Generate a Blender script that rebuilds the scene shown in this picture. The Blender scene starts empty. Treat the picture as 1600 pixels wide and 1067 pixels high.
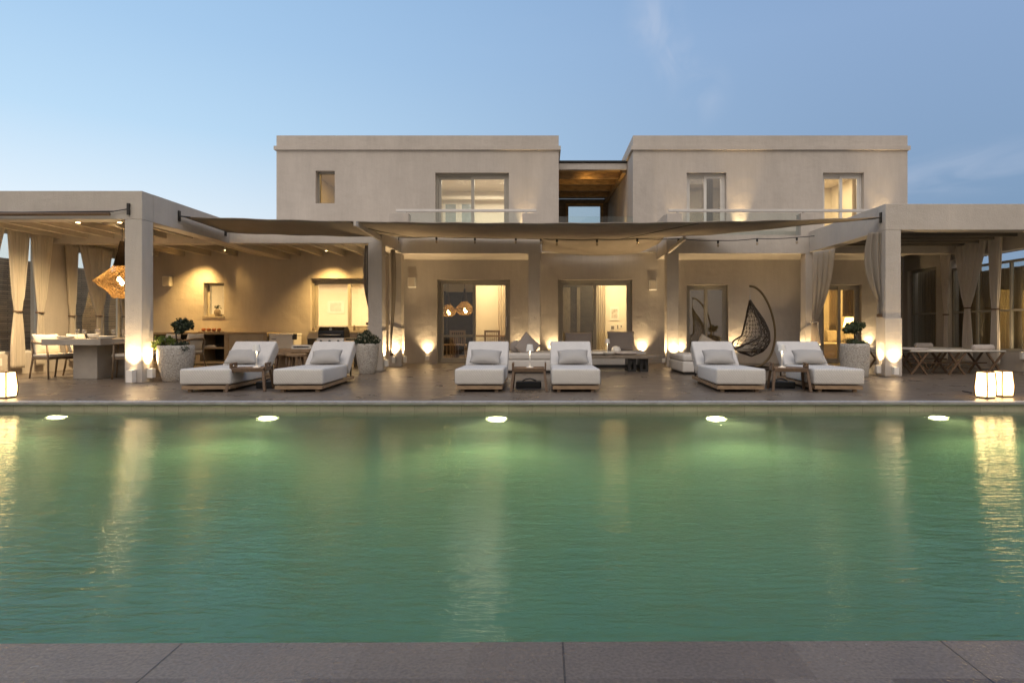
import bpy, bmesh, math, random
from mathutils import Vector, Matrix, Euler
R = math.radians
random.seed(7)
C = bpy.context.scene.collection
SC = bpy.context.scene
EYE = 0.92
# the camera stands at the near pool edge, 0.92 m above the deck (z = 0); y runs towards the house
def P(px, py, d):
    return Vector(((px - 850) * d / 935, d, EYE - (py - 515) * d / 935))
def PX(px, d): return (px - 850) * d / 935
def PZ(py, d): return EYE - (py - 515) * d / 935

# ------------------------------------------------------------------ mesh helper
class MB:
    def __init__(s): s.v = []; s.f = []
    def add(s, vs, fs):
        n = len(s.v); s.v += [tuple(q) for q in vs]; s.f += [tuple(i + n for i in f) for f in fs]; return s
    def box(s, x0, x1, y0, y1, z0, z1):
        return s.add([(x0,y0,z0),(x1,y0,z0),(x1,y1,z0),(x0,y1,z0),(x0,y0,z1),(x1,y0,z1),(x1,y1,z1),(x0,y1,z1)],
                     [(0,3,2,1),(4,5,6,7),(0,1,5,4),(1,2,6,5),(2,3,7,6),(3,0,4,7)])
    def bar(s, a, b, w, h, up=(0,0,1)):
        a = Vector(a); b = Vector(b); d = (b - a).normalized(); u = Vector(up)
        if abs(d.dot(u)) > .98: u = Vector((0,1,0))
        r = d.cross(u).normalized(); u = r.cross(d).normalized()
        vs = []
        for q in (a, b):
            for i, j in ((-1,-1),(1,-1),(1,1),(-1,1)): vs.append(q + r*(w/2*i) + u*(h/2*j))
        return s.add(vs, [(3,2,1,0),(4,5,6,7),(0,1,5,4),(1,2,6,5),(2,3,7,6),(3,0,4,7)])
    def tube(s, pts, r, n=8, closed=False, caps=True):
        pts = [Vector(p) for p in pts]; m = len(pts)
        rs = r if isinstance(r, (list, tuple)) else [r] * m
        vs = []; prev = None
        for i, p in enumerate(pts):
            if closed: d = pts[(i+1) % m] - pts[i-1]
            else: d = pts[min(i+1, m-1)] - pts[max(i-1, 0)]
            d.normalize()
            if prev is None:
                u = Vector((0,0,1)) if abs(d.z) < .9 else Vector((1,0,0))
                a = d.cross(u).normalized()
            else:
                a = (prev - d * prev.dot(d)).normalized()
            prev = a; b = d.cross(a)
            for k in range(n):
                t = 2*math.pi*k/n
                vs.append(p + (a*math.cos(t) + b*math.sin(t)) * rs[i])
        fs = []
        for i in range(m if closed else m-1):
            j = (i+1) % m
            for k in range(n):
                l = (k+1) % n
                fs.append((i*n+k, i*n+l, j*n+l, j*n+k))
        if caps and not closed:
            fs.append(tuple(range(n-1,-1,-1))); fs.append(tuple((m-1)*n+k for k in range(n)))
        return s.add(vs, fs)
    def lathe(s, prof, n=32, cx=0, cy=0, cap=True, jit=0):
        vs = []; fs = []
        for r, z in prof:
            for k in range(n):
                t = 2*math.pi*k/n
                q = 1 + (random.uniform(-jit, jit) if jit else 0)
                vs.append((cx + r*q*math.cos(t), cy + r*q*math.sin(t), z))
        for i in range(len(prof)-1):
            for k in range(n):
                l = (k+1) % n
                fs.append((i*n+k, i*n+l, (i+1)*n+l, (i+1)*n+k))
        if cap:
            fs.append(tuple(range(n-1,-1,-1))); fs.append(tuple((len(prof)-1)*n+k for k in range(n)))
        return s.add(vs, fs)
    def prism(s, poly, y0, y1):          # polygon in (x,z), extruded along y
        n = len(poly)
        vs = [(x,y0,z) for x,z in poly] + [(x,y1,z) for x,z in poly]
        fs = [tuple(range(n)), tuple(range(2*n-1,n-1,-1))] + [(i,i+n,(i+1)%n+n,(i+1)%n) for i in range(n)]
        return s.add(vs, fs)
    def prism_x(s, poly, x0, x1):        # polygon in (y,z), extruded along x
        n = len(poly)
        vs = [(x0,y,z) for y,z in poly] + [(x1,y,z) for y,z in poly]
        fs = [tuple(range(n-1,-1,-1)), tuple(range(n,2*n))] + [(i,(i+1)%n,(i+1)%n+n,i+n) for i in range(n)]
        return s.add(vs, fs)
    def xf(s, m, start=0):
        for i in range(start, len(s.v)): s.v[i] = tuple(m @ Vector(s.v[i]))
        return s
    def wall(s, x0, x1, z0, z1, y0, y1, holes):   # wall with openings, thickness y0..y1
        xs = sorted({x0, x1} | {min(max(h[i], x0), x1) for h in holes for i in (0, 1)})
        zs = sorted({z0, z1} | {min(max(h[i], z0), z1) for h in holes for i in (2, 3)})
        def full(i, k):
            if i < 0 or k < 0 or i >= len(xs)-1 or k >= len(zs)-1: return False
            cx = (xs[i]+xs[i+1])/2; cz = (zs[k]+zs[k+1])/2
            return not any(h[0] < cx < h[1] and h[2] < cz < h[3] for h in holes)
        for i in range(len(xs)-1):
            for k in range(len(zs)-1):
                if not full(i, k): continue
                a, b, c, d = xs[i], xs[i+1], zs[k], zs[k+1]
                s.add([(a,y0,c),(b,y0,c),(b,y0,d),(a,y0,d)], [(0,1,2,3)])
                s.add([(a,y1,c),(b,y1,c),(b,y1,d),(a,y1,d)], [(3,2,1,0)])
                if not full(i-1,k): s.add([(a,y0,c),(a,y1,c),(a,y1,d),(a,y0,d)], [(3,2,1,0)])
                if not full(i+1,k): s.add([(b,y0,c),(b,y1,c),(b,y1,d),(b,y0,d)], [(0,1,2,3)])
                if not full(i,k-1): s.add([(a,y0,c),(b,y0,c),(b,y1,c),(a,y1,c)], [(3,2,1,0)])
                if not full(i,k+1): s.add([(a,y0,d),(b,y0,d),(b,y1,d),(a,y1,d)], [(0,1,2,3)])
        return s

def setp(o, label=None, cat=None, group=None, kind=None):
    if label: o['label'] = label
    if cat: o['category'] = cat
    if group: o['group'] = group
    if kind: o['kind'] = kind
    return o
def part(name, mb, mat, parent=None, smooth=False, bevel=0, seg=2, sub=0, solid=0, weld=True):
    me = bpy.data.meshes.new(name); me.from_pydata(mb.v, [], mb.f)
    if weld:
        bm = bmesh.new(); bm.from_mesh(me)
        bmesh.ops.remove_doubles(bm, verts=bm.verts, dist=1e-5)
        bmesh.ops.recalc_face_normals(bm, faces=bm.faces) if not solid else None
        bm.to_mesh(me); bm.free()
    me.materials.append(mat)
    if smooth:
        for p in me.polygons: p.use_smooth = True
    o = bpy.data.objects.new(name, me); C.objects.link(o)
    if parent: o.parent = parent
    if bevel:
        b = o.modifiers.new('bevel', 'BEVEL'); b.width = bevel; b.segments = seg; b.limit_method = 'ANGLE'; b.angle_limit = R(40)
    if sub:
        b = o.modifiers.new('subsurf', 'SUBSURF'); b.levels = sub; b.render_levels = sub
    if solid:
        b = o.modifiers.new('solidify', 'SOLIDIFY'); b.thickness = solid
    return o
def thing(name, label, cat, loc=(0,0,0), rot=0, group=None):
    o = bpy.data.objects.new(name, None); C.objects.link(o); o.empty_display_size = .1
    o.location = loc; o.rotation_euler = (0,0,rot)
    return setp(o, label, cat, group)
def solo(name, mb, mat, label, cat, loc=(0,0,0), rot=0, group=None, **k):
    o = part(name, mb, mat, None, **k); o.location = loc
    o.rotation_euler = rot if isinstance(rot, (tuple, list)) else (0,0,rot)
    return setp(o, label, cat, group)
def dup(o, loc=None, rot=None, label=None, parent=None):
    c = o.copy(); C.objects.link(c); c.parent = parent
    if loc is not None: c.location = loc
    if rot is not None: c.rotation_euler = (0,0,rot)
    if label: c['label'] = label
    for ch in list(o.children): dup(ch, parent=c)
    return c

# ------------------------------------------------------------------ materials
def nodes_of(name):
    m = bpy.data.materials.new(name); m.use_nodes = True
    nt = m.node_tree; nt.nodes.clear()
    out = nt.nodes.new('ShaderNodeOutputMaterial')
    return m, nt, nt.nodes.new, nt.links.new, out
def mat(name, col, rough=.7, var=.12, scale=6, bump=0, bscale=60, stretch=(1,1,1), metal=0, spec=.5, col2=None, sheen=0, transl=0, detail=5):
    m, nt, N, L, out = nodes_of(name)
    b = N('ShaderNodeBsdfPrincipled'); b.inputs['Roughness'].default_value = rough
    b.inputs['Metallic'].default_value = metal; b.inputs['Specular IOR Level'].default_value = spec
    tc = N('ShaderNodeTexCoord'); mp = N('ShaderNodeMapping'); mp.inputs['Scale'].default_value = stretch
    L(tc.outputs['Object'], mp.inputs['Vector'])
    n = N('ShaderNodeTexNoise'); n.inputs['Scale'].default_value = scale; n.inputs['Detail'].default_value = detail
    L(mp.outputs[0], n.inputs['Vector'])
    r = N('ShaderNodeValToRGB')
    c2 = col2 or tuple(min(1, c*(1+var)) for c in col)
    c1 = col if col2 else tuple(c*(1-var) for c in col)
    r.color_ramp.elements[0].color = (*c1, 1); r.color_ramp.elements[1].color = (*c2, 1)
    r.color_ramp.elements[0].position = .32; r.color_ramp.elements[1].position = .68
    L(n.outputs['Fac'], r.inputs['Fac']); L(r.outputs[0], b.inputs['Base Color'])
    if bump:
        n2 = N('ShaderNodeTexNoise'); n2.inputs['Scale'].default_value = bscale; n2.inputs['Detail'].default_value = 4
        L(mp.outputs[0], n2.inputs['Vector'])
        bp = N('ShaderNodeBump'); bp.inputs['Strength'].default_value = bump; bp.inputs['Distance'].default_value = .02
        L(n2.outputs['Fac'], bp.inputs['Height']); L(bp.outputs[0], b.inputs['Normal'])
    if transl:
        t = N('ShaderNodeBsdfTranslucent'); L(r.outputs[0], t.inputs['Color'])
        mx = N('ShaderNodeMixShader'); mx.inputs[0].default_value = transl
        L(b.outputs[0], mx.inputs[1]); L(t.outputs[0], mx.inputs[2]); L(mx.outputs[0], out.inputs[0])
    else: L(b.outputs[0], out.inputs[0])
    return m
def emis(name, col, strength, var=0, scale=3):
    m, nt, N, L, out = nodes_of(name)
    e = N('ShaderNodeEmission'); e.inputs[0].default_value = (*col, 1); e.inputs[1].default_value = strength
    L(e.outputs[0], out.inputs[0]); return m
def plaster(name, col):
    m, nt, N, L, out = nodes_of(name)
    b = N('ShaderNodeBsdfPrincipled'); b.inputs['Roughness'].default_value = .85; b.inputs['Specular IOR Level'].default_value = .25
    g = N('ShaderNodeNewGeometry')
    mp = N('ShaderNodeMapping'); mp.inputs['Scale'].default_value = (1,1,.35); L(g.outputs['Position'], mp.inputs[0])
    n = N('ShaderNodeTexNoise'); n.inputs['Scale'].default_value = 1.3; n.inputs['Detail'].default_value = 7; n.inputs['Roughness'].default_value = .65
    L(mp.outputs[0], n.inputs['Vector'])
    n3 = N('ShaderNodeTexNoise'); n3.inputs['Scale'].default_value = 14; n3.inputs['Detail'].default_value = 5
    mp3 = N('ShaderNodeMapping'); mp3.inputs['Scale'].default_value = (1.6,1.6,.12); L(g.outputs['Position'], mp3.inputs[0]); L(mp3.outputs[0], n3.inputs['Vector'])
    ad = N('ShaderNodeMath'); ad.operation = 'MULTIPLY_ADD'; ad.inputs[1].default_value = .27; L(n3.outputs['Fac'], ad.inputs[0]); L(n.outputs['Fac'], ad.inputs[2])
    r = N('ShaderNodeValToRGB'); r.color_ramp.elements[0].position = .35; r.color_ramp.elements[1].position = .85
    r.color_ramp.elements[0].color = (*[c*.86 for c in col],1); r.color_ramp.elements[1].color = (*[min(1,c*1.09) for c in col],1)
    L(ad.outputs[0], r.inputs[0]); L(r.outputs[0], b.inputs['Base Color'])
    n2 = N('ShaderNodeTexNoise'); n2.inputs['Scale'].default_value = 55; n2.inputs['Detail'].default_value = 6; L(g.outputs['Position'], n2.inputs['Vector'])
    n4 = N('ShaderNodeTexNoise'); n4.inputs['Scale'].default_value = 3.5; n4.inputs['Detail'].default_value = 3; L(g.outputs['Position'], n4.inputs['Vector'])
    a2 = N('ShaderNodeMath'); a2.operation = 'MULTIPLY_ADD'; a2.inputs[1].default_value = 2.5; L(n4.outputs['Fac'], a2.inputs[0]); L(n2.outputs['Fac'], a2.inputs[2])
    bp = N('ShaderNodeBump'); bp.inputs['Strength'].default_value = .35; bp.inputs['Distance'].default_value = .032
    L(a2.outputs[0], bp.inputs['Height']); L(bp.outputs[0], b.inputs['Normal']); L(b.outputs[0], out.inputs[0])
    return m
def tiles(name, col, rough, w, h, mortar, mcol, bump=.2, offset=0., spec=.5, shift=(0,0,0), patch=.10, rvar=.1, yz=False, blotch=False):
    m, nt, N, L, out = nodes_of(name)
    b = N('ShaderNodeBsdfPrincipled'); b.inputs['Specular IOR Level'].default_value = spec
    g = N('ShaderNodeNewGeometry'); mp = N('ShaderNodeMapping'); mp.inputs['Location'].default_value = shift; L(g.outputs['Position'], mp.inputs[0])
    br = N('ShaderNodeTexBrick'); br.offset = offset; br.inputs['Scale'].default_value = 1
    br.inputs['Brick Width'].default_value = w; br.inputs['Row Height'].default_value = h; br.inputs['Mortar Size'].default_value = mortar
    br.inputs['Mortar Smooth'].default_value = .3; br.inputs['Bias'].default_value = 0
    br.inputs['Color1'].default_value = (*[c*(1-patch) for c in col],1); br.inputs['Color2'].default_value = (*[c*(1+patch) for c in col],1); br.inputs['Mortar'].default_value = (*mcol,1)
    if yz:
        sx_ = N('ShaderNodeSeparateXYZ'); cx_ = N('ShaderNodeCombineXYZ'); L(mp.outputs[0], sx_.inputs[0]); L(sx_.outputs['Y'], cx_.inputs[0]); L(sx_.outputs['Z'], cx_.inputs[1]); L(cx_.outputs[0], br.inputs['Vector'])
    else: L(mp.outputs[0], br.inputs['Vector'])
    n = N('ShaderNodeTexNoise'); n.inputs['Scale'].default_value = 2.2; n.inputs['Detail'].default_value = 5; n.inputs['Roughness'].default_value = .65; L(g.outputs['Position'], n.inputs['Vector'])
    r = N('ShaderNodeValToRGB'); r.color_ramp.elements[0].position = .15; r.color_ramp.elements[1].position = .85
    r.color_ramp.elements[0].color = (.66,.64,.63,1); r.color_ramp.elements[1].color = (1.12,1.1,1.06,1); L(n.outputs['Fac'], r.inputs[0])
    mx = N('ShaderNodeMixRGB'); mx.blend_type = 'MULTIPLY'; mx.inputs[0].default_value = 1; L(br.outputs['Color'], mx.inputs[1]); L(r.outputs[0], mx.inputs[2])
    n5 = N('ShaderNodeTexNoise'); n5.inputs['Scale'].default_value = 90; n5.inputs['Detail'].default_value = 5; L(g.outputs['Position'], n5.inputs['Vector'])
    r5 = N('ShaderNodeValToRGB'); r5.color_ramp.elements[0].position = .35; r5.color_ramp.elements[1].position = .65
    r5.color_ramp.elements[0].color = (.82,.82,.82,1); r5.color_ramp.elements[1].color = (1.1,1.1,1.1,1); L(n5.outputs['Fac'], r5.inputs[0])
    mx5 = N('ShaderNodeMixRGB'); mx5.blend_type = 'MULTIPLY'; mx5.inputs[0].default_value = 1; L(mx.outputs[0], mx5.inputs[1]); L(r5.outputs[0], mx5.inputs[2])
    if blotch:
        mpb = N('ShaderNodeMapping'); mpb.inputs['Location'].default_value = (.21,.13,0); L(g.outputs['Position'], mpb.inputs[0])
        b2 = N('ShaderNodeTexBrick'); b2.offset = .37; b2.offset_frequency = 2; b2.inputs['Scale'].default_value = 1; b2.inputs['Brick Width'].default_value = .31; b2.inputs['Row Height'].default_value = .19; b2.inputs['Mortar Size'].default_value = .0008; b2.inputs['Mortar Smooth'].default_value = 0; b2.inputs['Mortar'].default_value = (.9,.88,.86,1)
        b2.inputs['Color1'].default_value = (.62,.54,.50,1); b2.inputs['Color2'].default_value = (1.25,1.27,1.32,1); L(mpb.outputs[0], b2.inputs['Vector'])
        mx6 = N('ShaderNodeMixRGB'); mx6.blend_type = 'MULTIPLY'; mx6.inputs[0].default_value = .9; L(mx5.outputs[0], mx6.inputs[1]); L(b2.outputs['Color'], mx6.inputs[2]); mx5 = mx6
    L(mx5.outputs[0], b.inputs['Base Color'])
    rr = N('ShaderNodeMapRange'); rr.inputs['From Min'].default_value = .3; rr.inputs['From Max'].default_value = .7
    rr.inputs['To Min'].default_value = rough-rvar; rr.inputs['To Max'].default_value = rough+rvar; L(n.outputs['Fac'], rr.inputs[0]); L(rr.outputs[0], b.inputs['Roughness'])
    bp = N('ShaderNodeBump'); bp.inputs['Strength'].default_value = bump; bp.inputs['Distance'].default_value = .01
    sub = N('ShaderNodeMath'); sub.operation = 'SUBTRACT'; L(n5.outputs['Fac'], sub.inputs[0]); L(br.outputs['Fac'], sub.inputs[1])
    L(sub.outputs[0], bp.inputs['Height']); L(bp.outputs[0], b.inputs['Normal']); L(b.outputs[0], out.inputs[0])
    return m
def weave(name, col, scale=140, rough=.9, amt=.18):
    m, nt, N, L, out = nodes_of(name)
    b = N('ShaderNodeBsdfPrincipled'); b.inputs['Roughness'].default_value = rough; b.inputs['Specular IOR Level'].default_value = .2
    tc = N('ShaderNodeTexCoord')
    ch = N('ShaderNodeTexChecker'); ch.inputs['Scale'].default_value = scale
    mp = N('ShaderNodeMapping'); mp.inputs['Rotation'].default_value = (R(45),R(35),R(45)); L(tc.outputs['Object'], mp.inputs[0]); L(mp.outputs[0], ch.inputs['Vector'])
    ch.inputs['Color1'].default_value = (*[c*(1-amt) for c in col],1); ch.inputs['Color2'].default_value = (*[min(1,c*(1+amt*.6)) for c in col],1)
    n = N('ShaderNodeTexNoise'); n.inputs['Scale'].default_value = 4; n.inputs['Detail'].default_value = 6; L(tc.outputs['Object'], n.inputs['Vector'])
    r = N('ShaderNodeValToRGB'); r.color_ramp.elements[0].color = (.86,.86,.87,1); r.color_ramp.elements[1].color = (1.06,1.05,1.03,1); L(n.outputs['Fac'], r.inputs[0])
    mx = N('ShaderNodeMixRGB'); mx.blend_type = 'MULTIPLY'; mx.inputs[0].default_value = 1; L(ch.outputs['Color'], mx.inputs[1]); L(r.outputs[0], mx.inputs[2]); L(mx.outputs[0], b.inputs['Base Color'])
    n2 = N('ShaderNodeTexNoise'); n2.inputs['Scale'].default_value = 9; n2.inputs['Detail'].default_value = 3; L(tc.outputs['Object'], n2.inputs['Vector'])
    bp = N('ShaderNodeBump'); bp.inputs['Strength'].default_value = .25; bp.inputs['Distance'].default_value = .03; L(n2.outputs['Fac'], bp.inputs['Height']); L(bp.outputs[0], b.inputs['Normal'])
    L(b.outputs[0], out.inputs[0]); return m
def glass(name, base=.06, tint=(.93,.95,.93)):
    m, nt, N, L, out = nodes_of(name)
    t = N('ShaderNodeBsdfTransparent'); t.inputs[0].default_value = (*tint,1)
    g = N('ShaderNodeBsdfGlossy'); g.inputs['Roughness'].default_value = .015; g.inputs[0].default_value = (1,1,1,1)
    f = N('ShaderNodeFresnel'); ge = N('ShaderNodeNewGeometry'); io = N('ShaderNodeMapRange'); io.inputs['To Min'].default_value = 1.5; io.inputs['To Max'].default_value = 1/1.5
    L(ge.outputs['Backfacing'], io.inputs[0]); L(io.outputs[0], f.inputs['IOR'])
    a = N('ShaderNodeMath'); a.operation = 'ADD'; a.use_clamp = True; a.inputs[1].default_value = base; L(f.outputs[0], a.inputs[0])
    x = N('ShaderNodeMixShader'); L(a.outputs[0], x.inputs[0]); L(t.outputs[0], x.inputs[1]); L(g.outputs[0], x.inputs[2]); L(x.outputs[0], out.inputs[0])
    return m
def straw(name, col, hole=.45):
    m, nt, N, L, out = nodes_of(name)
    tc = N('ShaderNodeTexCoord'); mp = N('ShaderNodeMapping'); mp.inputs['Scale'].default_value = (1,1,2.2); L(tc.outputs['Object'], mp.inputs[0])
    n = N('ShaderNodeTexNoise'); n.inputs['Scale'].default_value = 26; n.inputs['Detail'].default_value = 6; n.inputs['Distortion'].default_value = 1.5; L(mp.outputs[0], n.inputs['Vector'])
    r = N('ShaderNodeValToRGB'); r.color_ramp.elements[0].position = .35; r.color_ramp.elements[1].position = .7
    r.color_ramp.elements[0].color = (*[c*.35 for c in col],1); r.color_ramp.elements[1].color = (*col,1); L(n.outputs['Fac'], r.inputs[0])
    d = N('ShaderNodeBsdfDiffuse'); L(r.outputs[0], d.inputs[0]); t = N('ShaderNodeBsdfTranslucent'); L(r.outputs[0], t.inputs[0])
    x = N('ShaderNodeMixShader'); x.inputs[0].default_value = .30; L(d.outputs[0], x.inputs[1]); L(t.outputs[0], x.inputs[2])
    gt = N('ShaderNodeMath'); gt.operation = 'GREATER_THAN'; gt.inputs[1].default_value = hole; L(n.outputs['Fac'], gt.inputs[0])
    tr = N('ShaderNodeBsdfTransparent'); y = N('ShaderNodeMixShader'); L(gt.outputs[0], y.inputs[0]); L(tr.outputs[0], y.inputs[1]); L(x.outputs[0], y.inputs[2]); L(y.outputs[0], out.inputs[0])
    return m

M = {}
M['plaster'] = plaster('plaster', (.52,.475,.425))
M['plaster_in'] = mat('interior_plaster', (.78,.72,.62), .9, .03, 2)
M['ceil'] = mat('ceiling_paint', (.60,.55,.48), .9, .05, 2)
M['rafter'] = mat('painted_timber', (.46,.42,.365), .75, .1, 3, .1, 40, (8,1,8))
M['frame'] = mat('window_frame_paint', (.36,.335,.285), .45, .05, 5)
M['frame_white'] = mat('white_frame_paint', (.70,.68,.64), .4, .04, 5)
M['glass'] = glass('window_glass', .03)
M['glass_mirror'] = glass('coated_window_glass', .20, (.55,.55,.53))
M['glass_rail'] = glass('railing_glass', .0, (.93,.96,.95))
M['rail'] = mat('rail_metal', (.62,.60,.57), .35, .04, 5, metal=.3)
M['deck'] = tiles('deck_tile', (.17,.14,.115), .33, 1.2, 1.2, .006, (.08,.066,.055), .0, 0, .5, (.33,.25,0), .06)
M['coping'] = tiles('coping_stone', (.165,.132,.104), .22, 1.118, 3.0, .0035, (.055,.042,.032), .35, 0, .5, (1.063,1.0,0), .05, .2, blotch=True)
M['coping_face'] = tiles('coping_face_tile', (.40,.36,.27), .5, .3, .06, .003, (.25,.22,.17), .2, .5, .4, (0,0,0), .08)
M['strip'] = mat('gutter_strip', (.50,.50,.53), .45, .25, 30, .3, 80)
M['pool'] = mat('pool_plaster', (.16,.205,.165), .8, .08, 1.2)
M['wood'] = mat('teak_wood', (.30,.205,.125), .55, .25, 4, .15, 30, (2,14,14))
M['wood_dark'] = mat('dark_teak', (.125,.075,.042), .5, .3, 4, .15, 30, (12,2,12))
M['wood_grey'] = mat('weathered_wood', (.23,.19,.15), .7, .3, 3, .3, 25, (2,10,10))
M['wood_roof'] = mat('roof_boards', (.42,.27,.12), .6, .35, 3, .2, 25, (1.5,10,4))
M['wood_chair'] = mat('chair_wood', (.20,.14,.085), .5, .25, 5, .1, 30, (8,8,2))
M['fabric'] = weave('lounger_fabric', (.64,.615,.58), 95, .9, .26)
M['pillow'] = weave('pillow_fabric', (.41,.395,.375), 160, .9, .10)
M['pillow_taupe'] = weave('taupe_fabric', (.36,.32,.295), 160, .9, .1)
M['cushion'] = weave('cream_cushion', (.66,.60,.51), 160, .9, .08)
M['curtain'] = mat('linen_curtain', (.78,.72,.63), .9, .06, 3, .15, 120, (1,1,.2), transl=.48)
M['curtain_lit'] = mat('lit_linen_curtain', (.90,.83,.74), .9, .05, 3, .15, 120, (1,1,.2), transl=.35)  # lighter copy of the linen; missing front light put into the colour
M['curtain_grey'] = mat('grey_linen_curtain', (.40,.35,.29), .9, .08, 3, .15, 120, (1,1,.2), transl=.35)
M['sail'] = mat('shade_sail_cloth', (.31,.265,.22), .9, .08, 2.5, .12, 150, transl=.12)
M['dark'] = mat('dark_metal', (.02,.019,.018), .4, .1, 5)
M['black_gloss'] = mat('black_enamel', (.012,.012,.013), .18, .1, 5)
M['steel'] = mat('brushed_steel', (.55,.53,.50), .3, .06, 20, metal=.9, stretch=(1,20,20))
M['white'] = mat('white_paint', (.78,.76,.72), .4, .03, 5)
M['ceramic'] = mat('white_ceramic', (.80,.77,.71), .25, .03, 5)
M['pot'] = mat('pebbled_concrete', (.27,.245,.215), .9, .1, 45, .9, 42, col2=(.56,.53,.48))
M['soil'] = mat('soil', (.03,.022,.016), .95, .3, 20)
M['leaf_dark'] = mat('dark_leaves', (.022,.036,.014), .5, .45, 9)
M['leaf_olive'] = mat('olive_leaves', (.060,.080,.035), .5, .4, 9, transl=.2)
M['leaf_bright'] = mat('bright_leaves', (.15,.20,.035), .45, .4, 9, transl=.3)
M['flower'] = mat('pale_flowers', (.30,.28,.20), .7, .2, 9)
M['bark'] = mat('bark', (.085,.058,.036), .9, .3, 12, .5, 30, (6,6,1))
M['concrete'] = mat('table_concrete', (.36,.325,.28), .7, .14, 3, .2, 30)
M['cabinet'] = mat('kitchen_cabinet_wood', (.40,.31,.20), .6, .15, 4, .1, 30, (2,8,12))
M['cabinet_door'] = mat('kitchen_cabinet_door', (.46,.385,.28), .6, .08, 4)
M['fruit'] = mat('orange_fruit', (.42,.14,.05), .45, .2, 9)
M['wicker'] = mat('dark_wicker', (.055,.042,.030), .55, .3, 20)
M['brass'] = mat('bronze_tube', (.16,.115,.06), .4, .1, 9, metal=.4)
M['bamboo'] = mat('bamboo_reed', (.22,.155,.09), .8, .0, 60, .5, 45, (1,1.0,.012), col2=(.55,.41,.25), detail=3)
M['slat_stone'] = tiles('stacked_stone', (.46,.34,.23), .9, .7, .055, .008, (.10,.08,.055), .9, .5, .2, (0,0,0), .25, yz=True)
M['pane_dark'] = mat('dark_pane_backing', (.022,.018,.013), .8, .4, 3, .4, 12, (1,1,2.5))  # dark tone standing in for the reflection in the door panes
M['canvas'] = mat('cot_canvas', (.66,.62,.55), .9, .06, 4, .1, 60)
M['towel'] = mat('towel', (.52,.46,.42), .95, .1, 8, .3, 80)
M['straw'] = straw('woven_straw', (.24,.155,.065), .48)
M['straw_dark'] = straw('dark_woven_straw', (.035,.022,.012), .33)
M['neck'] = mat('dark_straw_neck', (.018,.012,.008), 1, .3, 30, .4, 60, spec=0)
M['ceil_shaded'] = mat('shaded_ceiling_paint', (.17,.15,.125), .9, .1, 3)  # shade under the unlit right roof put into a darker ceiling colour
M['bulb'] = emis('lit_bulb', (1,.62,.26), 60)
M['lamp_glow'] = emis('lamp_lens', (1,.74,.42), 22)
M['down_glow'] = emis('downlight_lens', (1,.66,.30), 30)
M['pool_glow'] = emis('pool_light_lens', (1,.86,.45), 60)
M['clear_bulb'] = glass('clear_bulb_glass', .08, (.75,.7,.6))
M['clear'] = glass('drinking_glass', .12, (.92,.9,.86))
M['art'] = mat('print_paper', (.55,.50,.44), .8, .35, 14)
M['art_tile'] = mat('small_pictures', (.14,.12,.10), .7, .5, 10)
M['screen'] = mat('pale_print', (.62,.60,.56), .8, .1, 9)
M['hill'] = mat('hill_scrub', (.05,.045,.035), .95, .4, .3)
M['ground'] = mat('dry_ground', (.16,.13,.09), .95, .3, .2)
M['bedding'] = weave('bed_linen', (.62,.55,.45), 120)
M['pane_streak'] = mat('pane_streak_tone', (.10,.085,.065), .5, .3, 6, stretch=(8,8,1))  # tone of the added streak strips behind the dark pane
def lantern_mat():
    m, nt, N, L, out = nodes_of('lantern_paper')
    d = N('ShaderNodeBsdfDiffuse'); d.inputs[0].default_value = (.75,.68,.55,1); t = N('ShaderNodeBsdfTranslucent'); t.inputs[0].default_value = (.85,.72,.5,1)
    x = N('ShaderNodeMixShader'); x.inputs[0].default_value = .6; L(d.outputs[0], x.inputs[1]); L(t.outputs[0], x.inputs[2])
    e = N('ShaderNodeEmission'); e.inputs[0].default_value = (1,.68,.30,1); e.inputs[1].default_value = 5.0
    a = N('ShaderNodeAddShader'); L(x.outputs[0], a.inputs[0]); L(e.outputs[0], a.inputs[1]); L(a.outputs[0], out.inputs[0]); return m
M['lantern'] = lantern_mat()

# ------------------------------------------------------------------ lights
WARM = (1,.60,.19); WARM2 = (1,.71,.37)
def spot(loc, to, power, ang=70, blend=.8, col=WARM, size=.02):
    l = bpy.data.lights.new('spot_beam', 'SPOT'); l.energy = power; l.spot_size = R(ang); l.spot_blend = blend; l.color = col; l.shadow_soft_size = size
    o = bpy.data.objects.new('spot_beam', l); C.objects.link(o); o.location = loc
    o.rotation_euler = (Vector(to) - Vector(loc)).to_track_quat('-Z', 'Y').to_euler(); return o
def point(loc, power, col=WARM2, size=.05):
    l = bpy.data.lights.new('lamp_light', 'POINT'); l.energy = power; l.color = col; l.shadow_soft_size = size
    o = bpy.data.objects.new('lamp_light', l); C.objects.link(o); o.location = loc; return o
def area(loc, power, sx, sy, col=WARM2, rot=(0,0,0)):
    l = bpy.data.lights.new('ceiling_panel_light', 'AREA'); l.energy = power; l.shape = 'RECTANGLE'; l.size = sx; l.size_y = sy; l.color = col
    o = bpy.data.objects.new('ceiling_panel_light', l); C.objects.link(o); o.location = loc; o.rotation_euler = rot; return o

# ------------------------------------------------------------------ depths
DE, DL, DFL, DFR, DML, DR, DW = 7.61, 8.78, 10.36, 11.65, 13.23, 15.0, 16.4
WZ = -.122
XL, XR = -10.9, 10.45
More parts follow.
